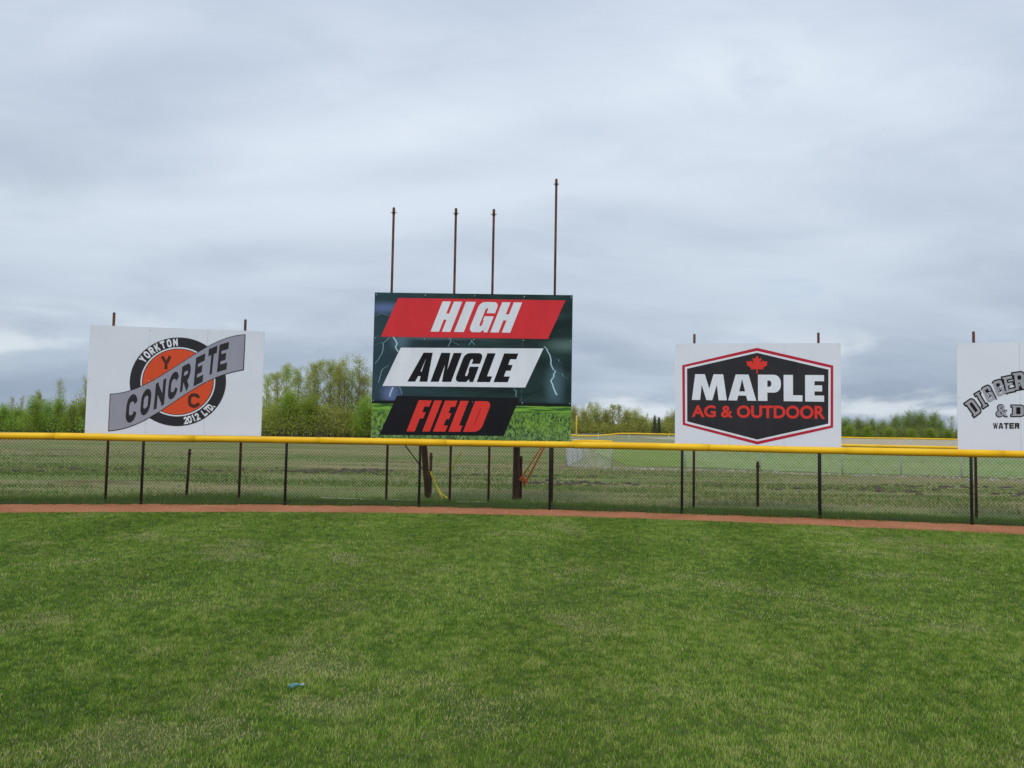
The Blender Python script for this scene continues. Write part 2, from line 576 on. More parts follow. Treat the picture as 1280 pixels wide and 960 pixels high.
# clods of turned earth in the rough field
def clods(name, label, spots, n, mat, smin=.05, smax=.2):
    b = MB()
    for _ in range(n):
        cx, cy, rx, ry = random.choice(spots)
        x, y = cx + random.gauss(0, rx), cy + random.gauss(0, ry)
        s = random.uniform(smin, smax) * random.uniform(.5, 1)
        base = len(b.v); k = 6
        for ring, (rr, zz) in enumerate(((1, -.12), (.8, .28))):
            for i in range(k):
                a = 2 * math.pi * i / k + ring * .4
                q = rr * s * random.uniform(.7, 1.3)
                b.v.append((x + q * math.cos(a), y + q * math.sin(a), -.03 + s * zz * random.uniform(.6, 1.2)))
        b.v.append((x, y, -.03 + s * random.uniform(.35, .6)))
        for i in range(k):
            j = (i + 1) % k
            b.f += [(base + i, base + j, base + k + j, base + k + i), (base + k + i, base + k + j, base + 2 * k)]
    return tag(b.build(name, mat), label, 'soil', kind='stuff')


M['clod'] = mat_plain('dark_soil', (.085, .064, .046), .95, var=.4, scale=6)
M['rubble'] = mat_plain('pale_rubble', (.34, .30, .25), .95, var=.35, scale=6)
clods('soil_clods', 'dark clods of turned earth scattered in the rough field',
      [(-7.4, 30.5, 1.3, .7), (-7.0, 30.0, 1.0, .5), (-5.7, 31.0, .5, .4), (-20, 27.5, 2.2, .5), (-13.3, 29.5, 2.6, .6), (2.1, 26.0, 1.1, .5), (16.5, 27.5, 2.0, .5), (17.6, 24.2, 1.8, .4),
       (12.2, 25.5, 2.8, .6), (-.5, 29.5, 1.6, .5)], 620, M['clod'])
clods('soil_clods', 'pale rubble and soil along the foot of the silver fence',
      [(6.0, 36.3, 1.1, .25), (8, 36.0, 1.2, .25), (10.0, 36.2, 1.3, .25), (13.0, 34.6, 1.6, .2), (17, 33.6, 2.2, .2), (22, 32.4, 2.0, .2)], 420, M['rubble'], .05, .15)


# small stones on the track and weeds at the foot of the wire
b = MB()
for _ in range(2600):
    x = random.uniform(-14, 14)
    y0_, y1_ = float(np.interp(x, ex, ey)), float(np.interp(x, fx, fy))
    y = y0_ + (y1_ - y0_) * random.random() ** .8
    s_ = random.uniform(.006, .020); k0 = len(b.v); rr_ = random.uniform(0, 6.28)
    for i in range(5):
        b.v.append((x + s_ * math.cos(rr_ + i * 1.257) * random.uniform(.7, 1.3), y + s_ * math.sin(rr_ + i * 1.257) * random.uniform(.7, 1.3), -.006))
    b.v.append((x, y, -.004 + s_ * random.uniform(.5, .9)))
    b.f += [(k0 + i, k0 + (i + 1) % 5, k0 + 5) for i in range(5)]
M['stone'] = mat_plain('track_stone', (.34, .20, .13), .9, var=.5, scale=9)
tag(b.build('track_stones', M['stone']), 'small loose stones on the red warning track', 'stones', kind='stuff')
n = 16000
xs = rng.uniform(-15, 14, n)
cl = fbm(xs, xs * 0 + 3, 2.2, 120, 3)
xs, cl = xs[cl > .47], cl[cl > .47]
ys = np.interp(xs, fx, fy) + rng.normal(.02, .07, len(xs))
tag(blade_mesh('fence_weeds', xs, ys, .13 * (cl - .3) * 3 * rng.uniform(.4, 1.2, len(xs)), .010 * rng.uniform(.7, 1.3, len(xs)),
               np.clip(.1 + .3 * cl + rng.normal(0, .12, len(xs)), 0, 1), rng.uniform(.2, .9, len(xs)), M['rough_grass'], 1, -.01),
    'ragged weeds along the back edge of the red track', 'weeds', kind='stuff')


# ------------------------------------------------------------------ fences
def arc_table(pts):
    P = np.array(pts, float)
    s = np.r_[0, np.cumsum(np.hypot(*np.diff(P, axis=0).T))]
    return s, P


def chain_link(name, pts, z0, z1, rad, pitch, mat, parent):
    """woven diamond wire: two crossing families of thin three-sided wires"""
    s, P = arc_table(pts)
    H = z1 - z0
    at = lambda q: (np.interp(q, s, P[:, 0]), np.interp(q, s, P[:, 1]))
    b = MB()
    nseg = 3
    for sign in (1, -1):
        for k in range(int(-H / pitch), int((s[-1] + H) / pitch) + 1):
            q0 = k * pitch
            a0, a1 = (q0, q0 + H)
            t0, t1 = max(0, (0 - a0) / H), min(1, (s[-1] - a0) / H)
            if t1 - t0 < .02:
                continue
            pl = []
            for i in range(nseg + 1):
                t = t0 + (t1 - t0) * i / nseg
                x, y = at(a0 + t * H)
                pl.append((x, y + sign * rad * .9, z0 + H * (t if sign > 0 else 1 - t)))
            b.tube(pl, rad, 3, False)
    o = b.build(name, mat, parent)
    o['kind'] = 'stuff'
    return o


def fence_post(parent, x, y, h, r, mat, name='post'):
    b = MB()
    b.tube([(x, y, -.06), (x, y, h - .02), (x, y, h)], [r, r, r * .8], 10)
    return b.build(name, mat, parent, True)


def cap_curve(pts, z, wob=.0, step=.3):
    P = smooth_line(pts, step)
    wz = np.array([z + wob * (float(vnoise(q[0], q[1], .45, 4)) - .5) * 2 for q in P])
    return [(float(q[0]), float(q[1]), float(k)) for q, k in zip(P, wz)]


of = tag(empty('outfield_fence', (0, 0, 0)), 'black chain link outfield fence with a fat yellow top cap behind the red track', 'fence')
for i, (x, y) in enumerate(FENCE):
    fence_post(of, x, y, 1.43, .030, M['black_vinyl'])
chain_link('chain_link_mesh', [(x, y - .035) for x, y in FENCE], .03, 1.43, .0029, .072, M['black_vinyl'], of)
b = MB(); b.tube([(x, y, 1.41) for x, y in FENCE], .02, 8); b.build('top_rail', M['black_vinyl'], of, True)
b = MB(); b.tube([(x, y - .035, .05) for x, y in FENCE], .004, 5); b.build('tension_wire', M['black_vinyl'], of)
# the cap is slid on in lengths, each with its own slight sag
cc = cap_curve(FENCE, 1.455, .012, .25)
CAPN = 11
for i0 in range(0, len(cc) - 1, CAPN):
    seg = cc[i0:i0 + CAPN + 1]
    if len(seg) < 2:
        continue
    lap = (Vector(seg[-1]) - Vector(seg[-2])).normalized() * .06
    seg = seg[:-1] + [tuple(Vector(seg[-1]) + lap)]
    b = MB(); b.tube(seg, [.074 + .005 * ((i0 // CAPN) % 2)] * len(seg), 14)
    b.build('top_cap', M['cap_yellow'], of, True)

sf = tag(empty('field_fence', (0, 0, 0)), 'silver chain link fence with yellow cap right of the opening, behind the maple sign', 'fence')
F2 = [(8.64, 38.2), (11.8, 36.5), (15.0, 34.9), (17.4, 34.4), (19.8, 33.9), (22.8, 33.1), (25.8, 32.2), (29, 31), (32, 29.8)]
for x, y in F2:
    fence_post(sf, x, y, 1.24, .030, M['galvanised'])
chain_link('chain_link_mesh', F2, 0., 1.22, .0022, .085, M['galvanised'], sf)
b = MB(); b.tube(cap_curve(F2, 1.27, .012), .062, 10); b.build('top_cap', M['cap_yellow'], sf, True)

sg = tag(empty('field_fence', (0, 0, 0)), 'short silver chain link fence corner with yellow cap beside the thin yellow pole', 'fence')
F2a = [(2.68, 37.0), (4.75, 36.25)]
F2r = [(2.68, 37.0), (3.2, 40.2), (3.75, 43.4), (4.3, 46.6)]
for x, y in F2a + F2r[1:]:
    fence_post(sg, x, y, 1.22, .034, M['galvanised'])
chain_link('chain_link_mesh', F2a, 0., 1.2, .0032, .085, M['galvanised'], sg)
chain_link('chain_link_mesh', F2r, 0., 1.2, .0024, .085, M['galvanised'], sg)
b = MB(); b.tube([(x, y, 1.21) for x, y in F2r], .022, 8); b.build('top_rail', M['galvanised'], sg, True)
b = MB(); b.tube([(2.95, 36.9, 1.22), (3.7, 36.64, 1.235), (4.78, 36.24, 1.225)], .065, 10); b.build('top_cap', M['cap_yellow'], sg, True)

tf = tag(empty('far_fence', (0, 0, 0)), 'distant silver outfield fence with sagging yellow cap in front of the far trees', 'fence')
F3 = [(5.9, 79), (8.9, 78.6), (12, 78.5), (16, 78.3), (20, 78.1), (24, 78), (28, 78), (32, 77.8), (36, 77.5), (40, 77), (44, 76.4), (48, 75.5), (52, 74.5), (56, 73.2), (60, 71.8), (64, 70)]
for x, y in F3:
    fence_post(tf, x, y, 1.36, .035, M['galvanised'])
chain_link('chain_link_mesh', F3, 0., 1.34, .0030, .10, M['galvanised'], tf)
zz = {5.9: 1.12, 8.9: 1.10, 12: 1.37}
cp = [(5.9, 79, 1.14), (7.2, 78.8, 1.08), (8.6, 78.65, 1.10), (9.8, 78.6, 1.22), (11.0, 78.5, 1.37), (12.5, 78.5, 1.40)] + [(x, y, 1.39 + .02 * math.sin(x)) for x, y in F3[3:]]
b = MB(); b.tube(cp, .072, 10); b.build('top_cap', M['cap_yellow'], tf, True)

fp = tag(empty('foul_pole', (4.09, 48.3, -.03)), 'thin yellow foul pole standing right of the centre sign', 'pole')
b = MB(); b.tube([(0, 0, -.2), (0, 0, 2.6), (0, 0, 2.66)], [.045, .045, .03], 10); b.build('shaft', M['foul_yellow'], fp, True)
b = MB(); b.tube([(0, 0, 0), (0, 0, .08)], .09, 10); b.build('footing', M['galvanised'], fp, True)


# ------------------------------------------------------------------ lettering
def arc(cx, cy, rx, ry, a0, a1, n=8):
    return [(cx + rx * math.cos(R(a0 + (a1 - a0) * i / n)), cy + ry * math.sin(R(a0 + (a1 - a0) * i / n))) for i in range(n + 1)]


def ribbon(pts, w, closed=False):
    """offset a polyline into an outline (list of loops: outer, optional hole)"""
    P = [Vector(p) for p in pts]
    n = len(P)
    Lf, Rt = [], []
    for i in range(n):
        if closed:
            a, c = P[(i - 1) % n], P[(i + 1) % n]
        else:
            a, c = P[max(i - 1, 0)], P[min(i + 1, n - 1)]
        d1 = (P[i] - a).normalized() if (P[i] - a).length > 1e-9 else (c - P[i]).normalized()
        d2 = (c - P[i]).normalized() if (c - P[i]).length > 1e-9 else d1
        n1, n2 = Vector((-d1.y, d1.x)), Vector((-d2.y, d2.x))
        mm = (n1 + n2)
        mm = n1 if mm.length < 1e-6 else mm.normalized()
        k = (w / 2) / max(.45, mm.dot(n1))
        Lf.append(tuple(P[i] + mm * k)); Rt.append(tuple(P[i] - mm * k))
    return [Lf, Rt] if closed else [Lf + Rt[::-1]]


# outline glyphs in a box of unit width and height, verticals tx wide, bars ty high
def G_block(ch, tx, ty):
    c = .16
    TR = lambda r: arc(1 - r, 1 - r * .7, r, r * .7, 0, 90, 4)
    TL = lambda r: arc(r, 1 - r * .7, r, r * .7, 90, 180, 4)
    BL = lambda r: arc(r, r * .7, r, r * .7, 180, 270, 4)
    BR = lambda r: arc(1 - r, r * .7, r, r * .7, 270, 360, 4)
    if ch == 'H':
        return [[[(0, 0), (0, 1), (tx, 1), (tx, .5 + ty / 2), (1 - tx, .5 + ty / 2), (1 - tx, 1), (1, 1), (1, 0), (1 - tx, 0), (1 - tx, .5 - ty / 2), (tx, .5 - ty / 2), (tx, 0)]]]
    if ch == 'I':
        return [[[(0, 0), (0, 1), (1, 1), (1, 0)]]]
    if ch == 'L':
        return [[[(0, 0), (0, 1), (tx, 1), (tx, ty), (1, ty), (1, 0)]]]
    if ch == 'E':
        h = ty / 2
        return [[[(0, 0), (0, 1), (1, 1), (1, 1 - ty), (tx, 1 - ty), (tx, .5 + h), (.9, .5 + h), (.9, .5 - h), (tx, .5 - h), (tx, ty), (1, ty), (1, 0)]]]
    if ch == 'F':
        h = ty / 2
        return [[[(0, 0), (0, 1), (1, 1), (1, 1 - ty), (tx, 1 - ty), (tx, .52 + h), (.9, .52 + h), (.9, .52 - h), (tx, .52 - h), (tx, 0)]]]
    if ch == 'T':
        return [[[(.5 - tx / 2, 0), (.5 - tx / 2, 1 - ty), (0, 1 - ty), (0, 1), (1, 1), (1, 1 - ty), (.5 + tx / 2, 1 - ty), (.5 + tx / 2, 0)]]]
    if ch == 'D':
        r = .34
        ho = [(tx, ty), (tx, 1 - ty)] + arc(1 - tx - .06, 1 - ty - .06, .06, .06, 90, 0, 3) + arc(1 - tx - .06, ty + .06, .06, .06, 0, -90, 3)
        return [[[(0, 0), (0, 1)] + arc(1 - r, 1 - r * .6, r, r * .6, 90, 0, 5) + arc(1 - r, r * .6, r, r * .6, 0, -90, 5), ho]]
    if ch == 'G':
        return [[[(1, .63)] + TR(.26) + TL(.26) + BL(.26) + [(.62, 0), (.74, .09), (.80, 0), (1, 0), (1, .53), (.52, .53), (.52, .39), (1 - tx, .39), (1 - tx, ty * 1.1)]
                 + [(1 - tx - .06, ty), (tx + .05, ty), (tx, ty + .05), (tx, 1 - ty - .05), (tx + .05, 1 - ty), (1 - tx - .05, 1 - ty), (1 - tx, 1 - ty - .05), (1 - tx, .63)]]]
    if ch == 'A':
        return [[[(0, 0), (.27, 1), (.73, 1), (1, 0), (1 - tx * .95, 0), (1 - tx * .95 - .045, .19), (tx * .95 + .045, .19), (tx * .95, 0)], [(tx * .95 + .08, .35), (1 - tx * .95 - .08, .35), (.5, .83)]]]
    if ch == 'N':
        return [[[(0, 0), (0, 1), (tx * 1.12, 1), (1 - tx, .40), (1 - tx, 1), (1, 1), (1, 0), (1 - tx * 1.12, 0), (tx, .60), (tx, 0)]]]
    if ch == 'M':
        return [[[(0, 0), (.10, 1), (.375, 1), (.5, .44), (.625, 1), (.90, 1), (1, 0), (.765, 0), (.715, .60), (.585, 0), (.415, 0), (.285, .60), (.235, 0)]]]
    if ch == 'P':
        r = .30
        return [[[(0, 0), (0, 1)] + arc(1 - r, 1 - r * 1., r, r, 90, 0, 6) + arc(1 - r, .32 + r * .95, r, r * .95, 0, -90, 6) + [(tx, .32), (tx, 0)],
                 [(tx, .32 + ty * .95), (tx, 1 - ty * .95)] + arc(1 - tx - .1, .66, .1, .34 - ty * .95, 90, -90, 6)]]
    if ch == 'R':
        r = .28
        return [[[(0, 0), (0, 1)] + arc(1 - r, 1 - r, r, r, 90, 0, 6) + arc(1 - r, .40 + r, r, r, 0, -50, 5) + [(1, 0), (1 - tx * 1.1, 0), (tx + .12, .40), (tx, .40), (tx, 0)],
                 [(tx, .40 + ty), (tx, 1 - ty)] + arc(1 - tx - .1, .70, .1, .30 - ty, 90, -90, 6)]]
    if ch == 'W':
        return [[[(0, 1), (.2, 1), (.32, .4), (.42, 1), (.58, 1), (.68, .4), (.8, 1), (1, 1), (.8, 0), (.6, 0), (.5, .55), (.4, 0), (.2, 0)]]]
    raise KeyError(ch)


def G_stroke(ch, w):
    """rounded monoline glyphs in a unit box; list of shapes (each a list of loops)"""
    h = w / 2
    ry = .26
    x0, x1, y0, y1 = h, 1 - h, h * .62, 1 - h * .62
    cx = .5; rx = .5 - h
    full = lambda: arc(cx, y1 - ry, rx, ry, 0, 180, 8) + arc(cx, y0 + ry, rx, ry, 180, 360, 8)
    D = {
        'C': [(arc(cx, y1 - ry, rx, ry, 5, 180, 8) + arc(cx, y0 + ry, rx, ry, 180, 355, 8), 0)],
        'O': [(full(), 1)], '0': [(full(), 1)],
        'N': [([(x0, 0), (x0, 1)], 0), ([(x0, 1 - h), (x1, h)], 0), ([(x1, 0), (x1, 1)], 0)],
        'R': [([(x0, 0), (x0, y1), (x1 - .25, y1)] + arc(x1 - .25, y1 - .22, .25, .22, 80, -80, 8) + [(x1 - .25, y1 - .44), (x0 + h, y1 - .44)], 0), ([(.45, y1 - .44 - h * .5), (x1, 0)], 0)],
        'E': [([(1, y1), (x0, y1), (x0, y0), (1, y0)], 0), ([(x0 + h, .5), (.8, .5)], 0)],
        'T': [([(0, y1), (1, y1)], 0), ([(.5, 0), (.5, y1 - h * .6)], 0)],
        'Y': [([(x0, 1), (.5, .48), (.5, 0)], 0), ([(x1, 1), (.5 + h * .5, .50)], 0)],
        'K': [([(x0, 0), (x0, 1)], 0), ([(x1, 1), (x0 + h, .48)], 0), ([(x1, 0), (.45, .60)], 0)],
        'L': [([(x0, 1), (x0, y0), (1, y0)], 0)],
        'D': [([(x0, y0), (x0, y1)] + arc(x1 - .35, y1 - .3, .35, .3, 90, 0, 6) + arc(x1 - .35, y0 + .3, .35, .3, 0, -90, 6), 1)],
        '1': [([(.25, .82), (.55, y1), (.55, 0)], 0)],
        '2': [(arc(cx, y1 - ry, rx, ry, 165, -10, 8) + [(x0, y0), (1, y0)], 0)],
        '.': [([(.1, h * .7), (.1 + w, h * .7)], 0)],
    }
    return [ribbon(p, w, bool(c)) for p, c in D[ch]]


def flat_print(name, shapes, mat, parent, depth, fmap=lambda p: p):
    """thin printed film: shapes -> faces on the local plane y = -depth; each shape a hair proud of the last"""
    v, f = [], []
    for si, loops in enumerate(shapes):
        L3 = [[Vector((*fmap(p), 0)) for p in lp] for lp in loops]
        tri = tessellate_polygon(L3)
        base = len(v)
        for lp in L3:
            v += [(p.x, -depth - .0004 * (si % 3), p.y) for p in lp]
        for t in tri:
            a, b_, c = (Vector((v[base + k][0], v[base + k][2])) for k in t)
            cr = (b_ - a).cross(c - a)
            if abs(cr) < 1e-10:
                continue
            t = tuple(base + k for k in t)
            f.append(t if cr > 0 else t[::-1])
    return mesh(name, v, f, mat, parent)


def text_shapes(body, offset=0.):
    """outline of built-in lettering as triangles in its own units"""
    cu = bpy.data.curves.new('lettering', 'FONT'); cu.body = body; cu.size = 1; cu.offset = offset; cu.resolution_u = 4
    o = bpy.data.objects.new('lettering', cu); COL.objects.link(o)
    dg = bpy.context.evaluated_depsgraph_get()
    me = bpy.data.meshes.new_from_object(o.evaluated_get(dg))
    V = [(q.co.x, q.co.y) for q in me.vertices]
    F = [tuple(p.vertices) for p in me.polygons]
    bpy.data.objects.remove(o); bpy.data.curves.remove(cu); bpy.data.meshes.remove(me)
    return V, F


def text_print(name, body, offset, mat, parent, depth, fmap):
    V, F = text_shapes(body, offset)
    xs_ = [p[0] for p in V]; ys_ = [p[1] for p in V]
    x0, x1, y0, y1 = min(xs_), max(xs_), min(ys_), max(ys_)
    P = [fmap(((x - x0) / (x1 - x0), (y - y0) / (y1 - y0))) for x, y in V]
    return mesh(name, [(p[0], -depth, p[1]) for p in P], F, mat, parent)


def homography(Hm, zb):
    Hm = np.array(Hm).reshape(3, 3)
    def fn(p):
        q = Hm @ np.array([p[0], p[1], 1.])
        return (float(q[0] / q[2]), float(q[1] / q[2]) + zb)
    return fn


# ------------------------------------------------------------------ sign boards
def sign_base(name, label, loc, rz, w, h, zb, ncol, poles, mat, top_bolt=False):
    root = tag(empty(name, (*loc, 0), rz), label, 'sign', 'sponsor boards above the outfield fence')
    cw = w / ncol
    gap = .0018 if mat else .0005
    for i in range(ncol):
        b = MB(); b.box(-w / 2 + i * cw + gap, -w / 2 + (i + 1) * cw - gap, -.008 - .0004 * (i % 2), .008, zb, zb + h)
        b.build('panel', mat, root)
    for z in (zb + .25, zb + h * .5, zb + h - .25):
        b = MB(); b.box(-w / 2 + .04, w / 2 - .04, .010, .048, z - .045, z + .045); b.build('back_rail', M['back_rail'], root)
    for s_, top in poles:
        b = MB(); b.tube([(s_, .085, -.15), (s_, .085, top - .01), (s_, .085, top)], [.029, .029, .024], 10)
        if top_bolt:
            b.tube([(s_ - .075, .085, top - .13), (s_ + .075, .085, top - .13)], .009, 6)
            b.tube([(s_, .085, top - .18), (s_, .085, top - .02)], .034, 10)
        b.build('pole', M['rust_pipe'], root, True)
    return root


def screws(root, w, h, zb, ncol, rows):
    b = MB()
    for i in range(ncol + 1):
        for z in rows:
            x = -w / 2 + w * i / ncol + (.04 if i == 0 else -.04 if i == ncol else .03)
            b.tube([(x, -.0085, zb + z), (x, -.013, zb + z)], .011, 6)
    o = b.build('screws', M['galvanised'], root); o['kind'] = 'stuff'


# --- concrete company board
CW, CH, CZ = 3.77, 2.43, 1.524
sc_ = sign_base('sign_board', 'white board with a round orange and black emblem crossed by a grey CONCRETE banner', (-7.636, 17.495), .179, CW, CH, CZ, 3,
                [(-1.42, 4.27), (1.43, 4.23)], M['sheet_white'])
hm = homography([0.00319912, 9.50975e-05, -2.10474, 7.63609e-05, -0.00337515, 2.89547, -2.34238e-05, 1.77391e-05, 1.0], CZ)
E_ = lambda rx, ry, n=64: [(651 + rx * math.cos(2 * math.pi * i / n), 518 + ry * math.sin(2 * math.pi * i / n)) for i in range(n)]
flat_print('emblem_ring', [[E_(321, 296), E_(249, 231)]], M['p_charcoal'], sc_, .0120, hm)
flat_print('emblem_white_line', [[E_(249, 231), E_(240, 222)]], M['p_white'], sc_, .0122, hm)
flat_print('emblem_black_line', [[E_(240, 222), E_(234, 217)]], M['p_charcoal'], sc_, .0124, hm)
flat_print('emblem_disc', [[E_(234, 217)]], M['p_orange'], sc_, .0126, hm)


def crv(P):
    xs_, ys_ = zip(*P)
    co = np.polyfit(xs_, ys_, 5)
    return lambda x: float(np.polyval(co, x))


btop = crv([(205, 600), (270, 592), (340, 576), (410, 548), (480, 513), (560, 466), (640, 413), (700, 374), (780, 324), (850, 286), (910, 254), (960, 233), (1030, 215), (1093, 207)])
bbot = crv([(195, 840), (265, 830), (330, 813), (410, 782), (480, 745), (550, 700), (620, 652), (710, 594), (800, 541), (860, 508), (920, 481), (1000, 455), (1085, 437)])
tx_ = lambda t: 205 + (1093 - 205) * t
bx_ = lambda t: 195 + (1085 - 195) * t
NS = 40
top_e = [(tx_(i / NS), btop(tx_(i / NS))) for i in range(NS + 1)]
bot_e = [(bx_(i / NS), bbot(bx_(i / NS))) for i in range(NS + 1)]
oo = 5
outl = [(x + (-oo if i == 0 else oo if i == NS else 0), y - oo) for i, (x, y) in enumerate(top_e)] + [(x + (-oo if i == 0 else oo if i == NS else 0), y + oo) for i, (x, y) in enumerate(bot_e)][::-1]


def strip_print(name, top, bot, mat, parent, depth, fmap):
    v = [fmap(p) for p in top] + [fmap(p) for p in bot]
    n_ = len(top)
    return mesh(name, [(p[0], -depth, p[1]) for p in v], [(n_ + i, n_ + i + 1, i + 1, i) for i in range(n_ - 1)], mat, parent)


strip_print('banner_outline', outl[:NS + 1], outl[NS + 1:][::-1], M['p_charcoal'], sc_, .0150, hm)
ban = strip_print('banner', top_e, bot_e, M['p_grey'], sc_, .0165, hm)
letters = [('C', 308, 385, 787, 600), ('O', 405, 476, 741, 562), ('N', 497, 571, 700, 497), ('C', 587, 657, 637, 447), ('R', 670, 736, 586, 396), ('E', 762, 827, 535, 341), ('T', 846, 908, 478, 289), ('E', 917, 985, 444, 264)]
shp = []
for ch, xa, xb, yb, yt in letters:
    xm = (xa + xb) / 2
    slope = (bbot(xm + 20) - bbot(xm - 20) + btop(xm + 20) - btop(xm - 20)) / 80 * .9
    wl = xb - xa - 8
    hh_ = yb - yt - abs(slope) * wl * .75
    ymid = (yb + yt) / 2
    for lp in G_stroke(ch, .28):
        shp.append([[(xa + 1 + px * (wl + 3) + (py - .5) * 14, ymid + slope * (px - .5) * wl - (py - .5) * hh_) for px, py in l_] for l_ in lp])
flat_print('banner_lettering', shp, M['p_charcoal'], ban, .0185, hm)
for ch, cx_, cy_, w_, h_ in (('Y', 570, 390, 74, 86), ('C', 760, 643, 82, 90)):
    flat_print('initial', [[[(cx_ + (px - .5) * w_, cy_ - (py - .5) * h_) for px, py in l_] for l_ in lp] for lp in G_stroke(ch, .26)], M['p_brown'], sc_, .0145, hm)
for txt, a0, a1, top, hgt in (('YORKTON', 145, 94, True, 50), ('2012 LTD.', -79, -35, False, 46)):
    shp = []
    for i, ch in enumerate(txt):
        if ch == ' ':
            continue
        th = R(a0 + (a1 - a0) * i / (len(txt) - 1))
        ca, sa = math.cos(th), math.sin(th)
        rx_, ry_ = 286, 263
        cx_, cy_ = 651 + rx_ * ca, 518 - ry_ * sa
        up = (ca, -sa) if top else (-ca, sa)           # letter-up in image space
        rt = (-up[1], up[0])
        wch = 31 if top else 27
        for lp in G_stroke(ch, .30):
            shp.append([[(cx_ + rt[0] * (px - .5) * wch + up[0] * (py - .5) * hgt, cy_ + rt[1] * (px - .5) * wch + up[1] * (py - .5) * hgt) for px, py in l_] for l_ in lp])
    flat_print('ring_lettering', shp, M['p_white'], sc_, .0135, hm)
screws(sc_, CW, CH, CZ, 3, (.06, CH * .5, CH - .06))

# --- centre board
MW, MH, MZ = 4.807, 3.576, 1.468
smid = sign_base('sign_board', 'tall dark board printed with a storm scene reading HIGH ANGLE FIELD', (-.970, 18.50), -.019, MW, MH, MZ, 4,
                 [(-2.01, 7.17), (-.48, 7.17), (.45, 7.16), (1.97, 7.93)], None, True)


def storm_material(root):
    m = NT('storm_print')
    tc = m.n('ShaderNodeTexCoord'); tc.object = root
    v = tc.outputs['Object']
    sep = m.n('ShaderNodeSeparateXYZ'); m.l(v, sep.inputs[0])
    x, _, z = sep.outputs
    mp = m.n('ShaderNodeMapping'); mp.inputs['Scale'].default_value = (.6, 1, 1.6); m.l(v, mp.inputs[0])
    cl = m.noise(mp.outputs[0], 1.4, 6, .6, .6)
    sky = m.mix(m.range(cl, .3, .75), (.007, .019, .020), (.026, .058, .058))
    side = m.range(x, .3, -2.4)
    sky = m.mix(m.math('MULTIPLY', side, .8), sky, m.mix(cl, (.012, .036, .050), (.045, .090, .115)))

    def glow(px, pz, rx, rz, col, k, base):
        dx = m.math('DIVIDE', m.math('SUBTRACT', x, px), rx); dz = m.math('DIVIDE', m.math('SUBTRACT', z, pz), rz)
        d = m.math('SQRT', m.math('ADD', m.math('MULTIPLY', dx, dx), m.math('MULTIPLY', dz, dz)))
        return m.mix(m.math('MULTIPLY', m.range(d, 1., 0.), k), base, col)
    sky = glow(-2.15, MZ + 3.2, .75, .22, (.15, .22, .46), .65, sky)
    sky = glow(-1.75, MZ + 2.4, .35, .35, (.18, .27, .38), .45, sky)
    sky = glow(-1.95, MZ + 1.12, .35, .40, (.20, .25, .55), .6, sky)
    sky = glow(2.0, MZ + 1.4, .35, .8, (.12, .24, .30), .55, sky)
    sky = glow(2.25, MZ + 2.35, .8, .25, (.14, .24, .23), .6, sky)
    sky = glow(-.9, MZ + 2.5, 1.9, .10, (.14, .22, .27), .6, sky)
    # crop: rows of bright and dark leaves, coarser towards the bottom
    mp2 = m.n('ShaderNodeMapping'); mp2.inputs['Scale'].default_value = (1.0, 1, .62); m.l(v, mp2.inputs[0])
    f1 = m.noise(mp2.outputs[0], 20, 6, .68, 1.0); f2 = m.noise(mp2.outputs[0], 3.2, 3, .5)
    crop = m.mix(m.range(f1, .36, .64), (.012, .042, .018), (.21, .40, .070))
    crop = m.mix(m.range(f2, .5, .7, 0, .5), crop, (.25, .46, .05))
    crop = m.mix(m.range(z, MZ + .55, MZ + .05, 0, .45), crop, m.mix(m.range(f1, .4, .6), (.010, .026, .022), (.22, .34, .17)))
    mpb = m.n('ShaderNodeMapping'); mpb.inputs['Scale'].default_value = (.35, 1, 5); m.l(v, mpb.inputs[0])
    farc = m.mix(m.range(m.noise(mpb.outputs[0], 3, 3), .42, .58), (.035, .11, .025), (.20, .42, .05))
    crop = m.mix(m.range(z, MZ + .66, MZ + .78), crop, farc)
    col = m.mix(m.range(z, MZ + .872, MZ + .880), crop, m.mix(m.range(z, MZ + .93, MZ + .98), (.006, .012, .012), sky))
    return m.set(col, .6, 0, .18)


M['storm'] = storm_material(smid)
for o in smid.children:
    if o.name.startswith('panel'):
        o.data.materials.clear(); o.data.materials.append(M['storm'])
hm = homography([0.00424772, 5.17761e-05, -2.74863, 6.80027e-05, -0.00424167, 3.87356, 2.17437e-06, 7.23008e-06, 1.0], MZ)
pr = flat_print('red_band', [[[(118, 325), (1073, 338), (1172, 117), (215, 103)]]], M['p_red'], smid, .0130, hm)
pw = flat_print('white_band', [[[(130, 607), (945, 615), (1048, 392), (232, 388)]]], M['p_white'], smid, .0130, hm)
pk = flat_print('black_band', [[[(115, 885), (825, 890), (912, 675), (213, 663)]]], M['p_black'], smid, .0130, hm)


def block_word(name, items, ybl, ybr, ytl, ytr, shear, tw, th, mat, parent, depth, grow=0.):
    """items: (char, x left, x right at the baseline)"""
    xL, xR = items[0][1], items[-1][2]
    shp_ = []
    for ch, xa, xb in items:
        for loops in G_block(ch, tw / (xb - xa), th):
            L_ = []
            for l_ in loops:
                q = []
                for px, py in l_:
                    X = xa + px * (xb - xa)
                    t = (X - xL) / (xR - xL)
                    yb_, yt_ = ybl + (ybr - ybl) * t, ytl + (ytr - ytl) * t
                    q.append((X + shear * py * (yb_ - yt_), yb_ + (yt_ - yb_) * py))
                L_.append(q)
            shp_.append(L_)
    return flat_print(name, shp_, mat, parent, depth, hm)


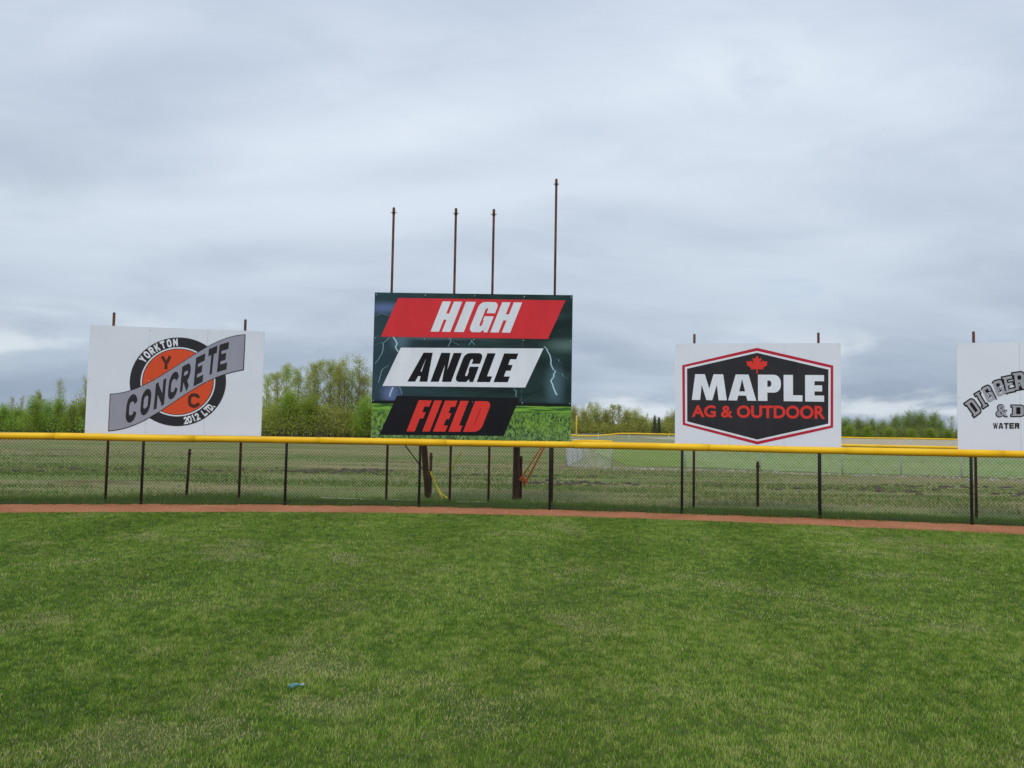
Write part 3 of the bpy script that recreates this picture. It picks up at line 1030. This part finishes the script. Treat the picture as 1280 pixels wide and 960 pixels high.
block_word('lettering', [('H', 402, 515), ('I', 536, 592), ('G', 617, 727), ('H', 743, 857)], 296, 302, 123, 129, .39, 48, .20, M['p_white'], pr, .0150)
block_word('lettering', [('A', 272, 386), ('N', 404, 522), ('G', 540, 648), ('L', 668, 744), ('E', 764, 845)], 582, 585, 416, 421, .365, 47, .20, M['p_black'], pw, .0150)
block_word('lettering', [('F', 270, 344), ('I', 360, 403), ('E', 421, 492), ('L', 509, 576), ('D', 593, 690)], 866, 868, 688, 694, .385, 47, .20, M['p_redorange'], pk, .0150)


def bolt(name, P, w0, w1, mat, parent, depth, jag=5, seed=0):
    rr = random.Random(seed)
    pts = []
    for i in range(len(P) - 1):
        (xa, ya), (xb, yb) = P[i], P[i + 1]
        n_ = max(2, int(math.hypot(xb - xa, yb - ya) / 14))
        for k in range(n_):
            t = k / n_
            pts.append((xa + (xb - xa) * t + rr.uniform(-jag, jag), ya + (yb - ya) * t + rr.uniform(-jag, jag) * .4))
    pts.append(P[-1])
    n_ = len(pts)
    L_, R_ = [], []
    for i, (x, y) in enumerate(pts):
        w_ = w0 + (w1 - w0) * i / (n_ - 1)
        L_.append((x - w_ / 2, y)); R_.append((x + w_ / 2, y + .01))
    return strip_print(name, L_, R_, mat, parent, depth, hm)


bolt('lightning_bolt', [(1055, 380), (1090, 440), (1088, 480), (1115, 525), (1095, 580), (1125, 658)], 6, 9, M['p_bolt'], smid, .0110, 4, 1)
bolt('lightning_bolt', [(1118, 528), (1150, 535), (1165, 555), (1190, 562)], 4, 3, M['p_bolt_dim'], smid, .0114, 4, 2)
bolt('lightning_bolt', [(1095, 455), (1135, 455), (1140, 468), (1185, 470)], 4, 3, M['p_bolt_dim'], smid, .0112, 3, 3)
bolt('lightning_bolt', [(190, 328), (212, 360), (200, 385), (218, 412)], 9, 7, M['p_bolt'], smid, .0110, 3, 4)
bolt('lightning_bolt', [(165, 330), (140, 352), (128, 370), (130, 405), (118, 440), (85, 480)], 6, 4, M['p_bolt_dim'], smid, .0112, 4, 5)
bolt('lightning_bolt', [(140, 355), (82, 372)], 5, 3, M['p_bolt_dim'], smid, .0114, 3, 6)
bolt('lightning_bolt', [(165, 492), (130, 510), (125, 545), (105, 590)], 5, 4, M['p_bolt_dim'], smid, .0112, 6, 7)
bolt('lightning_bolt', [(168, 205), (120, 190), (82, 208)], 5, 4, M['p_bolt_dim'], smid, .0112, 3, 8)
bolt('lightning_bolt', [(190, 615), (172, 668)], 10, 7, M['p_bolt'], smid, .0112, 3, 9)
bolt('lightning_bolt', [(228, 615), (242, 655)], 4, 3, M['p_bolt_dim'], smid, .0112, 3, 10)
bolt('lightning_bolt', [(880, 622), (895, 640), (893, 668)], 5, 4, M['p_bolt_dim'], smid, .0112, 3, 11)
bolt('lightning_bolt', [(505, 328), (522, 350), (502, 382)], 5, 4, M['p_bolt_dim'], smid, .0112, 3, 12)
bolt('lightning_bolt', [(524, 352), (570, 374), (622, 372), (640, 345), (655, 372)], 4, 4, M['p_bolt_dim'], smid, .0114, 3, 13)
screws(smid, MW, MH, MZ, 4, (.95, 2.46, MH - .05))

# --- maple board
PW, PH, PZ = 3.66, 2.40, 1.458
sp = sign_base('sign_board', 'white board with a dark hexagon badge reading MAPLE AG & OUTDOOR under a red leaf', (5.617, 17.635), -.183, PW, PH, PZ, 3,
               [(-1.39, 4.09), (1.37, 4.11)], M['sheet_white'])
hm = homography([0.00340464, 1.40502e-05, -2.10469, 7.62391e-05, -0.00353241, 2.96192, 3.53653e-05, 1.4539e-05, 1.0], PZ)
hex_o = [(620, 186), (1128, 304), (1126, 717), (620, 829), (123, 698), (122, 302)]
hex_w = [(620, 207), (1110, 319), (1108, 704), (620, 809), (140, 687), (140, 314)]
hex_i = [(620, 219), (1096, 331), (1094, 691), (619, 797), (153, 676), (154, 325)]
flat_print('badge_red_rim', [[hex_o, hex_w]], M['p_crimson'], sp, .0120, hm)
flat_print('badge_white_rim', [[hex_w, hex_i]], M['p_white'], sp, .0122, hm)
bd = flat_print('badge', [[hex_i]], M['p_charcoal'], sp, .0124, hm)
half = [(0, 1.0), (.10, .81), (.22, .87), (.165, .585), (.30, .73), (.335, .655), (.50, .685), (.45, .535), (.50, .49), (.275, .31), (.30, .215), (.03, .255), (.035, 0)]
leaf = [(x, y) for x, y in half] + [(-x, y) for x, y in half[::-1][:-1]]
flat_print('maple_leaf', [[[(620 + x * 142, 357 - y * 120) for x, y in leaf]]], M['p_redorange'], bd, .0142, hm)


def maple_word(items, tw, th):
    shp_ = []
    for ch, xa, xb in items:
        for loops in G_block(ch, tw / (xb - xa), th):
            L_ = []
            for l_ in loops:
                q = []
                for px, py in l_:
                    X = xa + px * (xb - xa); t = (X - 187) / 880
                    yb_, yt_ = 532 + 13 * t, 361 + 7 * t
                    q.append((X, yb_ + (yt_ - yb_) * py))
                L_.append(q)
            shp_.append(L_)
    return flat_print('lettering', shp_, M['p_white'], bd, .0142, hm)


maple_word([('M', 185, 418), ('A', 427, 614), ('P', 626, 778), ('L', 797, 922), ('E', 940, 1066)], 62, .23)
text_print('lettering', 'AG & OUTDOOR', .030, M['p_redorange'], bd, .0142, lambda p: hm((183 + 889 * p[0], 647 + 14 * p[0] - (79 + 11 * p[0]) * p[1])))
screws(sp, PW, PH, PZ, 3, (.06, PH * .5, PH - .06))

# --- excavating company board at the right edge
DW, DH, DZ = 3.66, 2.40, 1.45
sd = sign_base('sign_board', 'white board cut by the right picture edge with arched silver letters', (11.525, 16.37), -.2531, DW, DH, DZ, 3,
               [(-1.46, 4.11), (1.40, 4.11)], M['sheet_white'])
hm = homography([0.00192802, -4.26497e-05, -2.10885, 4.97097e-05, -0.00220008, 2.20296, 2.93748e-05, 6.91171e-06, 1.0], DZ)


def slab(ch):
    """block glyph with slab serifs"""
    sh = G_block(ch, .30 if ch != 'I' else 1, .17)
    if ch == 'I':
        sh = [[[(.28, 0), (.28, 1), (.72, 1), (.72, 0)]]]
    ser = {'I': [(0, 1), (0, 0)], 'D': [(-.16, 0), (-.16, .9)], 'E': [(-.12, 0), (-.12, .9)], 'R': [(-.14, 0), (-.14, .9)]}
    if ch == 'I':
        sh += [[[(.05, .90), (.05, 1), (.95, 1), (.95, .90)]], [[(.05, 0), (.05, .10), (.95, .10), (.95, 0)]]]
    elif ch in 'DER':
        sh += [[[(-.14, .90), (-.14, 1), (.1, 1), (.1, .90)]], [[(-.14, 0), (-.14, .10), (.1, .10), (.1, 0)]]]
    return sh


def arched(items, mat, name, parent, depth, grow):
    shp_ = []
    for ch, cx_, cy_, w_, h_, rot in items:
        ca, sa = math.cos(R(rot)), math.sin(R(rot))
        for loops in slab(ch):
            P_ = [[((px - .5) * w_, (py - .5) * h_) for px, py in l_] for l_ in loops]
            if grow:
                P_ = [[P_[0]], ribbon(P_[0], grow * 2, True)]
            else:
                P_ = [P_]
            for sh_ in P_:
                shp_.append([[(cx_ + a_ * ca - b_ * sa, cy_ - (a_ * sa + b_ * ca)) for a_, b_ in l_] for l_ in sh_])
    return flat_print(name, shp_, mat, parent, depth, hm)


DIG = [('D', 312, 552, 80, 160, 36), ('I', 388, 478, 56, 160, 31), ('G', 462, 420, 84, 158, 26), ('G', 568, 362, 92, 156, 19), ('E', 668, 322, 84, 156, 12), ('R', 775, 288, 98, 166, 8)]
arched(DIG, M['p_black'], 'lettering_outline', sd, .0120, 14)
arched(DIG, M['p_silver'], 'lettering', sd, .0142, 0)
for of_, mt_, dp_ in ((.045, M['p_black'], .0120), (.004, M['p_silver'], .0142)):
    gx = 10 if of_ > .01 else 0
    text_print('ampersand', '&', of_, mt_, sd, dp_, lambda p: hm((540 - gx + (112 + 2 * gx) * p[0], 645 + gx - (115 + 2 * gx) * p[1])))
arched([('D', 760, 588, 110, 105, 0)], M['p_black'], 'lettering_outline', sd, .0120, 11)
arched([('D', 760, 588, 110, 105, 0)], M['p_silver'], 'lettering', sd, .0142, 0)
WAT = [(c, 532 + 54 * i, 738, 48, 58, 0) for i, c in enumerate('WATER')]
shp = []
for c, cx_, cy_, w_, h_, _ in WAT:
    for loops in G_block(c, .34, .26):
        shp.append([[(cx_ + (px - .5) * w_, cy_ - (py - .5) * h_) for px, py in l_] for l_ in loops])
flat_print('small_lettering', shp, M['p_charcoal'], sd, .0120, hm)
screws(sd, DW, DH, DZ, 3, (.06, DH * .5, DH - .06))


# ------------------------------------------------------------------ things behind the fence
def stake(x, y, h, label, r=.035, lean=0.):
    root = tag(empty('steel_stake', (x, y, -.03)), label, 'post', 'short rusty stakes')
    b = MB(); b.tube([(0, 0, -.1), (lean * h, 0, h - .01), (lean * h, 0, h)], [r, r, r * .8], 8); b.build('shaft', M['rust_pipe'], root, True)
    b = MB(); b.tube([(lean * (h - .1), 0, h - .14), (lean * (h - .1), 0, h - .09)], r * 1.25, 8); b.build('collar', M['rust_pipe'], root, True)


stake(-8.05, 19.26, 1.18, 'short rusty stake behind the fence below the concrete sign', .036, .03)
stake(6.13, 19.15, 1.12, 'short rusty stake behind the fence below the maple sign', .036)
stake(-2.19, 21.2, 1.12, 'short rusty stub beside the leaning timber post', .040, .0)
stake(.27, 20.02, 1.12, 'short rusty stub against the upright timber post', .036, 0)


def timber(x, y, lean, w, label, h=3.3):
    root = tag(empty('timber_post', (x, y, -.03)), label, 'post')
    b = MB()
    n_ = 6
    pts = [(lean * h * i / n_, 0, -.2 + (h + .2) * i / n_) for i in range(n_ + 1)]
    b.tube(pts, [w / 2 * random.uniform(.95, 1.05) for _ in pts], 9)
    b.build('trunk', M['timber'], root, True)
    return root


tl = timber(-2.1, 19.97, -.105, .165, 'thick timber post leaning left under the centre sign')
b = MB(); b.tube([(-.75, -.15, 1.52), (-.02, -.02, .55)], .018, 6); b.build('brace', M['rust_pipe'], tl, True)
tr = timber(.15, 19.95, .0, .185, 'upright thick timber post under the centre sign')
b = MB(); b.tube([(.76, -.1, 1.46), (.2, -.1, .36)], .024, 6); b.build('strap', M['strap_orange'], tr, True)
b = MB(); b.tube([(.70, -.08, 1.46), (.17, -.1, .62)], .016, 6)
b.tube([(.10, -.11, .50), (.16, -.13, .58), (.24, -.11, .48), (.20, -.12, .40)], [.05, .075, .07, .04], 7)
b.build('ratchet', M['strap_orange'], tr, True)
for k, (dx, lab) in enumerate(((.30, 'steeper'), (.44, 'flatter'))):
    b = MB()
    p0 = Vector((-2.05, 19.85, .66 - .04 * k)); p1 = Vector((-2.0 + dx, 19.6, -.01))
    b.tube([tuple(p0.lerp(p1, t / 6) - Vector((0, 0, .08 * math.sin(math.pi * t / 6) * (k + .5)))) for t in range(7)], .021, 6)
    tag(b.build('guy_rope', M['rope_yellow'], None, True), lab + ' of the two yellow ropes tied to the leaning timber post', 'rope', 'yellow guy ropes')
b = MB()
b.tube([(-1.72, 20.6, .62), (-1.60, 20.6, .78), (-1.55, 20.6, .70), (-1.42, 20.6, 1.0), (-1.32, 20.6, 1.13)], .02, 5)
tag(b.build('caution_tape', M['rope_yellow']), 'scrap of yellow tape hanging behind the pole right of the leaning timber', 'tape')
b = MB(); b.box(-1.28, -.55, 18.55, 18.62, -.02, .035)
tag(b.build('wooden_lath', M['pale_lath']), 'pale wooden lath lying on the ground under the centre sign', 'lath')
b = MB(); b.tube([(-4.6, 18.95, .02), (-3.2, 18.8, .015), (-2.25, 18.75, .02)], .016, 6)
tag(b.build('pale_pipe', M['pale_lath'], None, True), 'thin pale pipe lying behind the fence left of the leaning timber', 'pipe')

# crumpled teal plastic scrap on the lawn: a squashed body, a pinched neck and a cap
lt = tag(empty('plastic_scrap', (-1.46, 5.44, .016), R(12)), 'small crumpled teal plastic scrap lying on the grass', 'litter')
lt.scale = (.85, .85, .85)
bm = bmesh.new()
bmesh.ops.create_uvsphere(bm, u_segments=14, v_segments=10, radius=1)
for q in bm.verts:
    x, y, z = q.co
    tap = 1 - .72 * max(0, min(1, (x + .05) / .9)) ** 1.2
    cr = 1 + .22 * math.sin(5 * x + 3 * y) * math.cos(7 * z + 2 * x) + random.uniform(-.06, .06)
    q.co = (x * .052, y * .026 * tap * cr, z * .016 * tap * cr + .006 * math.sin(60 * x * .052))
me = bpy.data.meshes.new('scrap_body'); bm.to_mesh(me); bm.free(); me.materials.append(M['teal_plastic'])
o = bpy.data.objects.new('scrap_body', me); COL.objects.link(o); o.parent = lt; o.location = (-.012, 0, .004)
b = MB(); b.tube([(.034, 0, .004), (.050, .002, .005), (.052, .002, .005), (.064, .003, .006)], [.008, .008, .014, .013], 10)
b.build('scrap_cap', mat_plain('pale_teal_plastic', (.26, .45, .42), .5), lt, True)


# ------------------------------------------------------------------ trees
def leaf_material(name, a, b_, c_, trans=.3):
    m = NT(name)
    oi = m.n('ShaderNodeObjectInfo')
    g_ = m.n('ShaderNodeNewGeometry')
    n_ = m.noise(m.coord('Object'), .9, 3, .6)
    col = m.mix(g_.outputs['Random Per Island'], a, b_)
    col = m.mix(m.range(n_, .35, .7, 0, .6), col, c_)
    hs = m.n('ShaderNodeHueSaturation')
    m.l(m.math('ADD', m.math('MULTIPLY', oi.outputs['Random'], .03), .483), hs.inputs['Hue'])
    m.l(m.math('ADD', m.math('MULTIPLY', oi.outputs['Random'], .3), .98), hs.inputs['Value'])
    m.l(col, hs.inputs['Color'])
    m.set(hs.outputs[0], .6, 0, .2)
    tr_ = m.n('ShaderNodeBsdfTranslucent'); m.l(hs.outputs[0], tr_.inputs[0])
    mx = m.n('ShaderNodeMixShader'); mx.inputs[0].default_value = trans
    m.l(m.b.outputs[0], mx.inputs[1]); m.l(tr_.outputs[0], mx.inputs[2])
    m.l(mx.outputs[0], m.nt.nodes['Material Output'].inputs[0])
    return m.m


M['leaf_poplar'] = leaf_material('leaf_poplar', (.34, .39, .06), (.46, .48, .12), (.29, .35, .05), .5)
M['leaf_shrub'] = leaf_material('leaf_shrub', (.24, .35, .04), (.35, .46, .07), (.19, .28, .035), .5)
M['leaf_dome'] = leaf_material('leaf_dome', (.22, .30, .07), (.32, .39, .12), (.17, .25, .055), .5)
M['leaf_olive'] = leaf_material('leaf_olive', (.34, .37, .07), (.45, .46, .13), (.29, .32, .06), .5)
M['needle'] = leaf_material('needle', (.03, .055, .03), (.05, .08, .045), (.025, .05, .03), .1)
M['bark'] = mat_rust('bark', (.13, .11, .088), (.25, .22, .18))


def grow(rs, H, spread, n_br, t0, elev, leaves, leaf, profile, bare=0., sway=.04, top=.97):
    """one tree in local metres: wood tubes and leaf quads scattered about the twigs"""
    wood = MB()
    trunk = [(0., 0., -.2)]
    n = 8
    x = y = 0.
    for i in range(1, n + 1):
        x += rs.uniform(-sway, sway) * H / n * 1.5; y += rs.uniform(-sway, sway) * H / n * 1.5
        trunk.append((x, y, H * top * i / n))
    r0 = .012 * H + .03
    wood.tube(trunk, [r0 * (1 - .93 * i / n) for i in range(n + 1)], 6)
    sites = []
    for k in range(n_br):
        t = t0 + (1 - t0) * (k + rs.random()) / n_br
        f = t * n; i = min(int(f), n - 1)
        p = Vector(trunk[i]).lerp(Vector(trunk[i + 1]), f - i)
        az = k * 2.399 + rs.uniform(-.5, .5)
        el = R((elev(t) if callable(elev) else elev) + rs.uniform(-14, 14))
        ln = spread * profile(t) * rs.uniform(.75, 1.2)
        d = Vector((math.cos(az) * math.cos(el), math.sin(az) * math.cos(el), math.sin(el)))
        q = p + d * ln * .55 + Vector((0, 0, rs.uniform(-.05, .1) * ln))
        e = q + (d + Vector((rs.uniform(-.2, .2), rs.uniform(-.2, .2), .35))).normalized() * ln * .5
        rb = max(.010, r0 * (1 - t) * .4 + .010)
        wood.tube([tuple(p), tuple(q), tuple(e)], [rb, rb * .6, rb * .2], 4, False)
        for s_ in range(5):
            u = .3 + .7 * (s_ + rs.random()) / 5
            a = p.lerp(q, min(1, u / .55)) if u < .55 else q.lerp(e, (u - .55) / .45)
            dd = Vector((rs.uniform(-1, 1), rs.uniform(-1, 1), rs.uniform(-.1, 1.1))).normalized()
            c = a + dd * ln * rs.uniform(.18, .42)
            wood.tube([tuple(a), tuple(c)], [rb * .35, rb * .12], 3, False)
            if rs.random() > bare:
                sites.append((a, c))
    sites.append((Vector(trunk[-2]), Vector(trunk[-1])))
    V, F = [], []
    for _ in range(leaves):
        a, c = rs.choice(sites)
        p = a.lerp(c, rs.uniform(.1, 1.15))
        g_ = leaf * 1.9
        p = p + Vector((rs.gauss(0, g_), rs.gauss(0, g_), rs.gauss(0, g_)))
        nrm = Vector((rs.gauss(0, 1), rs.gauss(0, 1), rs.gauss(.3, 1))).normalized()
        u = nrm.orthogonal().normalized(); w = nrm.cross(u)
        s_ = leaf * rs.uniform(.5, 1.2)
        b0 = len(V)
        V += [p - u * s_ * .5, p + w * s_ * .33, p + u * s_ * .5, p - w * s_ * .33]
        F.append((b0, b0 + 1, b0 + 2, b0 + 3))
    return wood, V, F


def make_proto(kind, seed, **kw):
    rs = random.Random(seed)
    lm = kw.pop('mat')
    wood, V, F = grow(rs, **kw)
    mt = bpy.data.meshes.new('trunk'); mt.from_pydata(wood.v, [], wood.f); mt.materials.append(M['bark']); mt.update()
    mc = bpy.data.meshes.new('crown'); mc.from_pydata([tuple(v) for v in V], [], F); mc.materials.append(lm); mc.update()
    return (mt, mc, kw['H'])


up_prof = lambda t: .35 + .65 * math.sin(math.pi * min(1, (1 - t) * .85 + .12))
dome_prof = lambda t: max(.2, math.sqrt(max(0, 1 - ((t - .45) / .58) ** 2)))
bush_prof = lambda t: max(.25, math.sqrt(max(0, 1 - ((t - .25) / .8) ** 2)))
PROTO = {
    'poplar': [make_proto('p', 31 + i, H=10., spread=2.3, n_br=34, t0=.16, elev=52, leaves=11000, leaf=.125, profile=up_prof, bare=.08, mat=M['leaf_poplar']) for i in range(4)],
    'thin': [make_proto('t', 61 + i, H=10., spread=1.7, n_br=24, t0=.30, elev=55, leaves=2200, leaf=.14, profile=up_prof, bare=.35, mat=M['leaf_olive']) for i in range(2)],
    'shrub': [make_proto('s', 71 + i, H=5., spread=2.2, n_br=46, t0=.03, elev=lambda t: 6 + 80 * t, leaves=9500, leaf=.14, profile=lambda t: .75 + .25 * t, top=.6, mat=M['leaf_shrub']) for i in range(3)],
    'olive': [make_proto('o', 81 + i, H=8., spread=3.9, n_br=64, t0=.06, elev=lambda t: 6 + 80 * t, leaves=12000, leaf=.20, top=.45, profile=lambda t: .7 + .3 * t, mat=M['leaf_olive']) for i in range(3)],
    'dome': [make_proto('d', 91 + i, H=10., spread=5.4, n_br=90, t0=.30, elev=lambda t: -12 + 96 * ((t - .3) / .7) ** 1.2, leaves=20000, leaf=.24, top=.36, profile=lambda t: 1., mat=M['leaf_dome']) for i in range(3)],
    'conifer': [make_proto('c', 97, H=9., spread=1.6, n_br=60, t0=.08, elev=5, leaves=6000, leaf=.20, profile=lambda t: max(.06, 1 - t), mat=M['needle'])],
}
used = {}


def tree(kind, x, y, h, label, group, wide=1.):
    i = used.get(kind, 0); used[kind] = i + 1
    mt, mc, H0 = PROTO[kind][i % len(PROTO[kind])]
    nm = {'poplar': 'poplar_tree', 'thin': 'sparse_tree', 'shrub': 'leafy_shrub', 'olive': 'budding_tree', 'dome': 'spreading_tree', 'conifer': 'conifer_tree'}[kind]
    root = empty(nm, (x, y, -.03), (i * 1.7) % 6.28)
    s = h / H0
    root.scale = (s * wide, s * wide, s)
    tag(root, label, 'shrub' if kind == 'shrub' else 'tree', group)
    for nme, md in (('trunk', mt), ('crown', mc)):
        o = bpy.data.objects.new(nme, md); COL.objects.link(o); o.parent = root
    return root


ORD = ['first', 'second', 'third', 'fourth', 'fifth', 'sixth', 'seventh', 'eighth', 'ninth', 'tenth', 'eleventh', 'twelfth', 'thirteenth', 'fourteenth', 'fifteenth', 'sixteenth', 'seventeenth', 'eighteenth']
ADJ = {'poplar': 'tall pale green poplar', 'thin': 'sparse nearly bare tall tree', 'shrub': 'low bright green shrub', 'olive': 'olive budding tree', 'dome': 'wide round green tree', 'conifer': 'dark narrow conifer'}


def stand(rows, where, group):
    """rows: (kind, x, y, height, wide); labelled by kind and by order from the left as seen from the lawn"""
    rows = sorted(rows, key=lambda r: r[1] / r[2])
    cnt = {}
    tot = {}
    for r in rows: tot[r[0]] = tot.get(r[0], 0) + 1
    for kind, x, y, h, wd in rows:
        k = cnt.get(kind, 0); cnt[kind] = k + 1
        lab = (ADJ[kind] + ' ' + where) if tot[kind] == 1 else '%s, %s from the left %s' % (ADJ[kind], ORD[k], where)
        tree(kind, x, y, h, lab, group, wd)


def px(x_pix, d):
    return (x_pix - 640) / 961 * d


# left edge stand
stand([('shrub', px(6, 108), 108, 3.5, 1.2), ('shrub', px(24, 112), 112, 3.2, 1.3), ('shrub', px(44, 106), 106, 4.6, 1.0),
       ('shrub', px(60, 112), 112, 4.2, 1.), ('shrub', px(75, 109), 109, 4.6, .9), ('shrub', px(90, 107), 107, 4.0, .9), ('shrub', px(104, 110), 110, 4.4, .9),
       ('thin', px(16, 118), 118, 4.9, .9), ('thin', px(28, 118), 118, 5.0, .9), ('poplar', px(50, 115), 115, 5.6, .8), ('thin', px(75, 115), 115, 7.4, 1.), ('thin', px(107, 115), 115, 7.8, .8)], 'at the left edge of the picture', 'trees at the left edge')
# tall stand between the two left signs
stand([('poplar', px(334, 118), 118, 8.4, .9), ('poplar', px(348, 116), 116, 9.0, .9), ('poplar', px(358, 122), 122, 10.4, .9), ('poplar', px(374, 117), 117, 9.4, .9),
       ('poplar', px(388, 120), 120, 9.6, .9), ('poplar', px(398, 118), 118, 10.8, .95), ('poplar', px(412, 121), 121, 11.0, 1.), ('poplar', px(425, 117), 117, 10.0, .9),
       ('thin', px(424, 124), 124, 11.6, 1.), ('thin', px(431, 118), 118, 11.6, 1.), ('poplar', px(440, 120), 120, 9.6, 1.), ('thin', px(449, 119), 119, 11.8, 1.2), ('poplar', px(455, 122), 122, 9.0, 1.0),
       ('poplar', px(470, 119), 119, 9.4, 1.),
       ('olive', px(340, 111), 111, 4.6, 1.4), ('shrub', px(362, 112), 112, 6.2, 1.2), ('shrub', px(384, 111), 111, 5.6, 1.2), ('olive', px(405, 112), 112, 4.6, 1.5), ('olive', px(430, 111), 111, 4.2, 1.5),
       ('shrub', px(456, 110), 110, 5.4, 1.1), ('olive', px(480, 111), 111, 5.0, 1.5)], 'between the two left signs', 'tall stand between the left signs')
# far line between centre and maple signs
stand([('poplar', px(706, 262), 262, 9.6, 1.1), ('olive', px(718, 260), 260, 9.4, .9), ('olive', px(730, 255), 255, 8.8, .9), ('poplar', px(738, 264), 264, 9.8, .9), ('olive', px(746, 258), 258, 9.8, .9),
       ('olive', px(758, 262), 262, 8.8, 1.), ('poplar', px(766, 256), 256, 9.4, 1.1), ('poplar', px(774, 262), 262, 9.4, 1.1), ('olive', px(784, 256), 256, 8.8, 1.), ('olive', px(795, 260), 260, 8.4, 1.1),
       ('olive', px(804, 256), 256, 6.4, 1.1), ('thin', px(809, 262), 262, 7.0, 1.), ('conifer', px(819, 246), 246, 6.3, .9), ('conifer', px(824.5, 248), 248, 5.9, .9), ('olive', px(836, 262), 262, 7.0, .9),
       ('olive', px(842, 258), 258, 8.0, 1.)], 'between the centre and maple signs', 'far trees right of the centre sign')
# far round trees between the maple sign and the right sign
stand([('dome', px(1040, 300), 300, 8.4, .95), ('dome', px(1058, 298), 298, 8.2, .95), ('dome', px(1074, 302), 302, 8.0, .95), ('dome', px(1090, 298), 298, 7.8, .95), ('dome', px(1104, 304), 304, 7.4, .8), ('dome', px(1120, 300), 300, 9.4, .8),
       ('dome', px(1136, 302), 302, 10.8, .8), ('dome', px(1150, 300), 300, 11.2, .85), ('dome', px(1166, 303), 303, 10.6, .8), ('dome', px(1176, 298), 298, 8.0, .6), ('thin', px(1190, 300), 300, 8.8, 1.5),
       ('shrub', px(1062, 288), 288, 4.6, 1.6), ('shrub', px(1085, 288), 288, 4.4, 1.6), ('shrub', px(1112, 288), 288, 4.0, 1.8), ('shrub', px(1140, 288), 288, 3.6, 1.8), ('shrub', px(1164, 288), 288, 4.0, 1.8), ('shrub', px(1186, 288), 288, 3.6, 1.8)],
      'between the maple and right signs', 'far trees left of the right sign')


def thicket(name, label, x0, x1, y0, y1, h, n, leaf, mat):
    """tangled undergrowth below a stand: stems and small leaves, one mass"""
    rs = random.Random(hash(label) % 1000 if False else len(label))
    st = MB()
    V, F = [], []
    for _ in range(n):
        x, y = rs.uniform(x0, x1), rs.uniform(y0, y1)
        hh_ = h * rs.uniform(.3, 1.) * (.35 + 1.3 * float(vnoise(x / (leaf * 10), y / (leaf * 30), .55, 8)))
        tx2, ty2 = x + rs.gauss(0, .25) * hh_ * .5, y + rs.gauss(0, .25)
        st.tube([(x, y, -.1), (tx2, ty2, hh_)], [.03, .008], 3, False)
        for _k in range(20):
            t = rs.uniform(.12, 1.05)
            p = Vector((x + (tx2 - x) * t + rs.gauss(0, .45), y + (ty2 - y) * t + rs.gauss(0, .4), hh_ * t + rs.gauss(0, .15)))
            nrm = Vector((rs.gauss(0, 1), rs.gauss(0, 1), rs.gauss(.2, 1))).normalized()
            u = nrm.orthogonal().normalized(); w = nrm.cross(u); s_ = leaf * rs.uniform(.6, 1.3)
            b0 = len(V)
            V += [p - u * s_ * .5, p + w * s_ * .35, p + u * s_ * .5, p - w * s_ * .35]
            F.append((b0, b0 + 1, b0 + 2, b0 + 3))
    root = tag(empty(name, (0, 0, 0)), label, 'undergrowth', kind='stuff')
    tag(st.build('stems', M['bark'], root), kind='stuff')
    tag(mesh('leaves', V, F, mat, root), kind='stuff')


thicket('distant_wood', 'distant pale green woodland behind the left and centre signs', px(110, 130), px(560, 130), 124, 138, 5.4, 2800, .24, M['leaf_poplar'])
thicket('distant_wood', 'low pale green woodland along the far left edge', px(-170, 126), px(125, 126), 121, 132, 2.9, 1900, .22, M['leaf_shrub'])
thicket('distant_wood', 'distant olive woodland far behind the centre and right signs', px(520, 300), px(1560, 300), 312, 330, 5.2, 5200, .42, M['leaf_dome'])
thicket('undergrowth', 'dense low undergrowth beneath the tall trees between the left signs', px(312, 114), px(505, 114), 109, 124, 3.4, 3000, .20, M['leaf_poplar'])
thicket('undergrowth', 'dense low undergrowth beneath the left edge trees', px(-80, 112), px(150, 112), 106, 120, 2.2, 2200, .20, M['leaf_shrub'])
thicket('undergrowth', 'dense olive undergrowth beneath the far trees right of the centre sign', px(670, 260), px(880, 260), 250, 268, 4.4, 2400, .42, M['leaf_olive'])
thicket('undergrowth', 'dense green undergrowth beneath the far round trees', px(1020, 296), px(1235, 296), 290, 305, 4.0, 1800, .45, M['leaf_dome'])
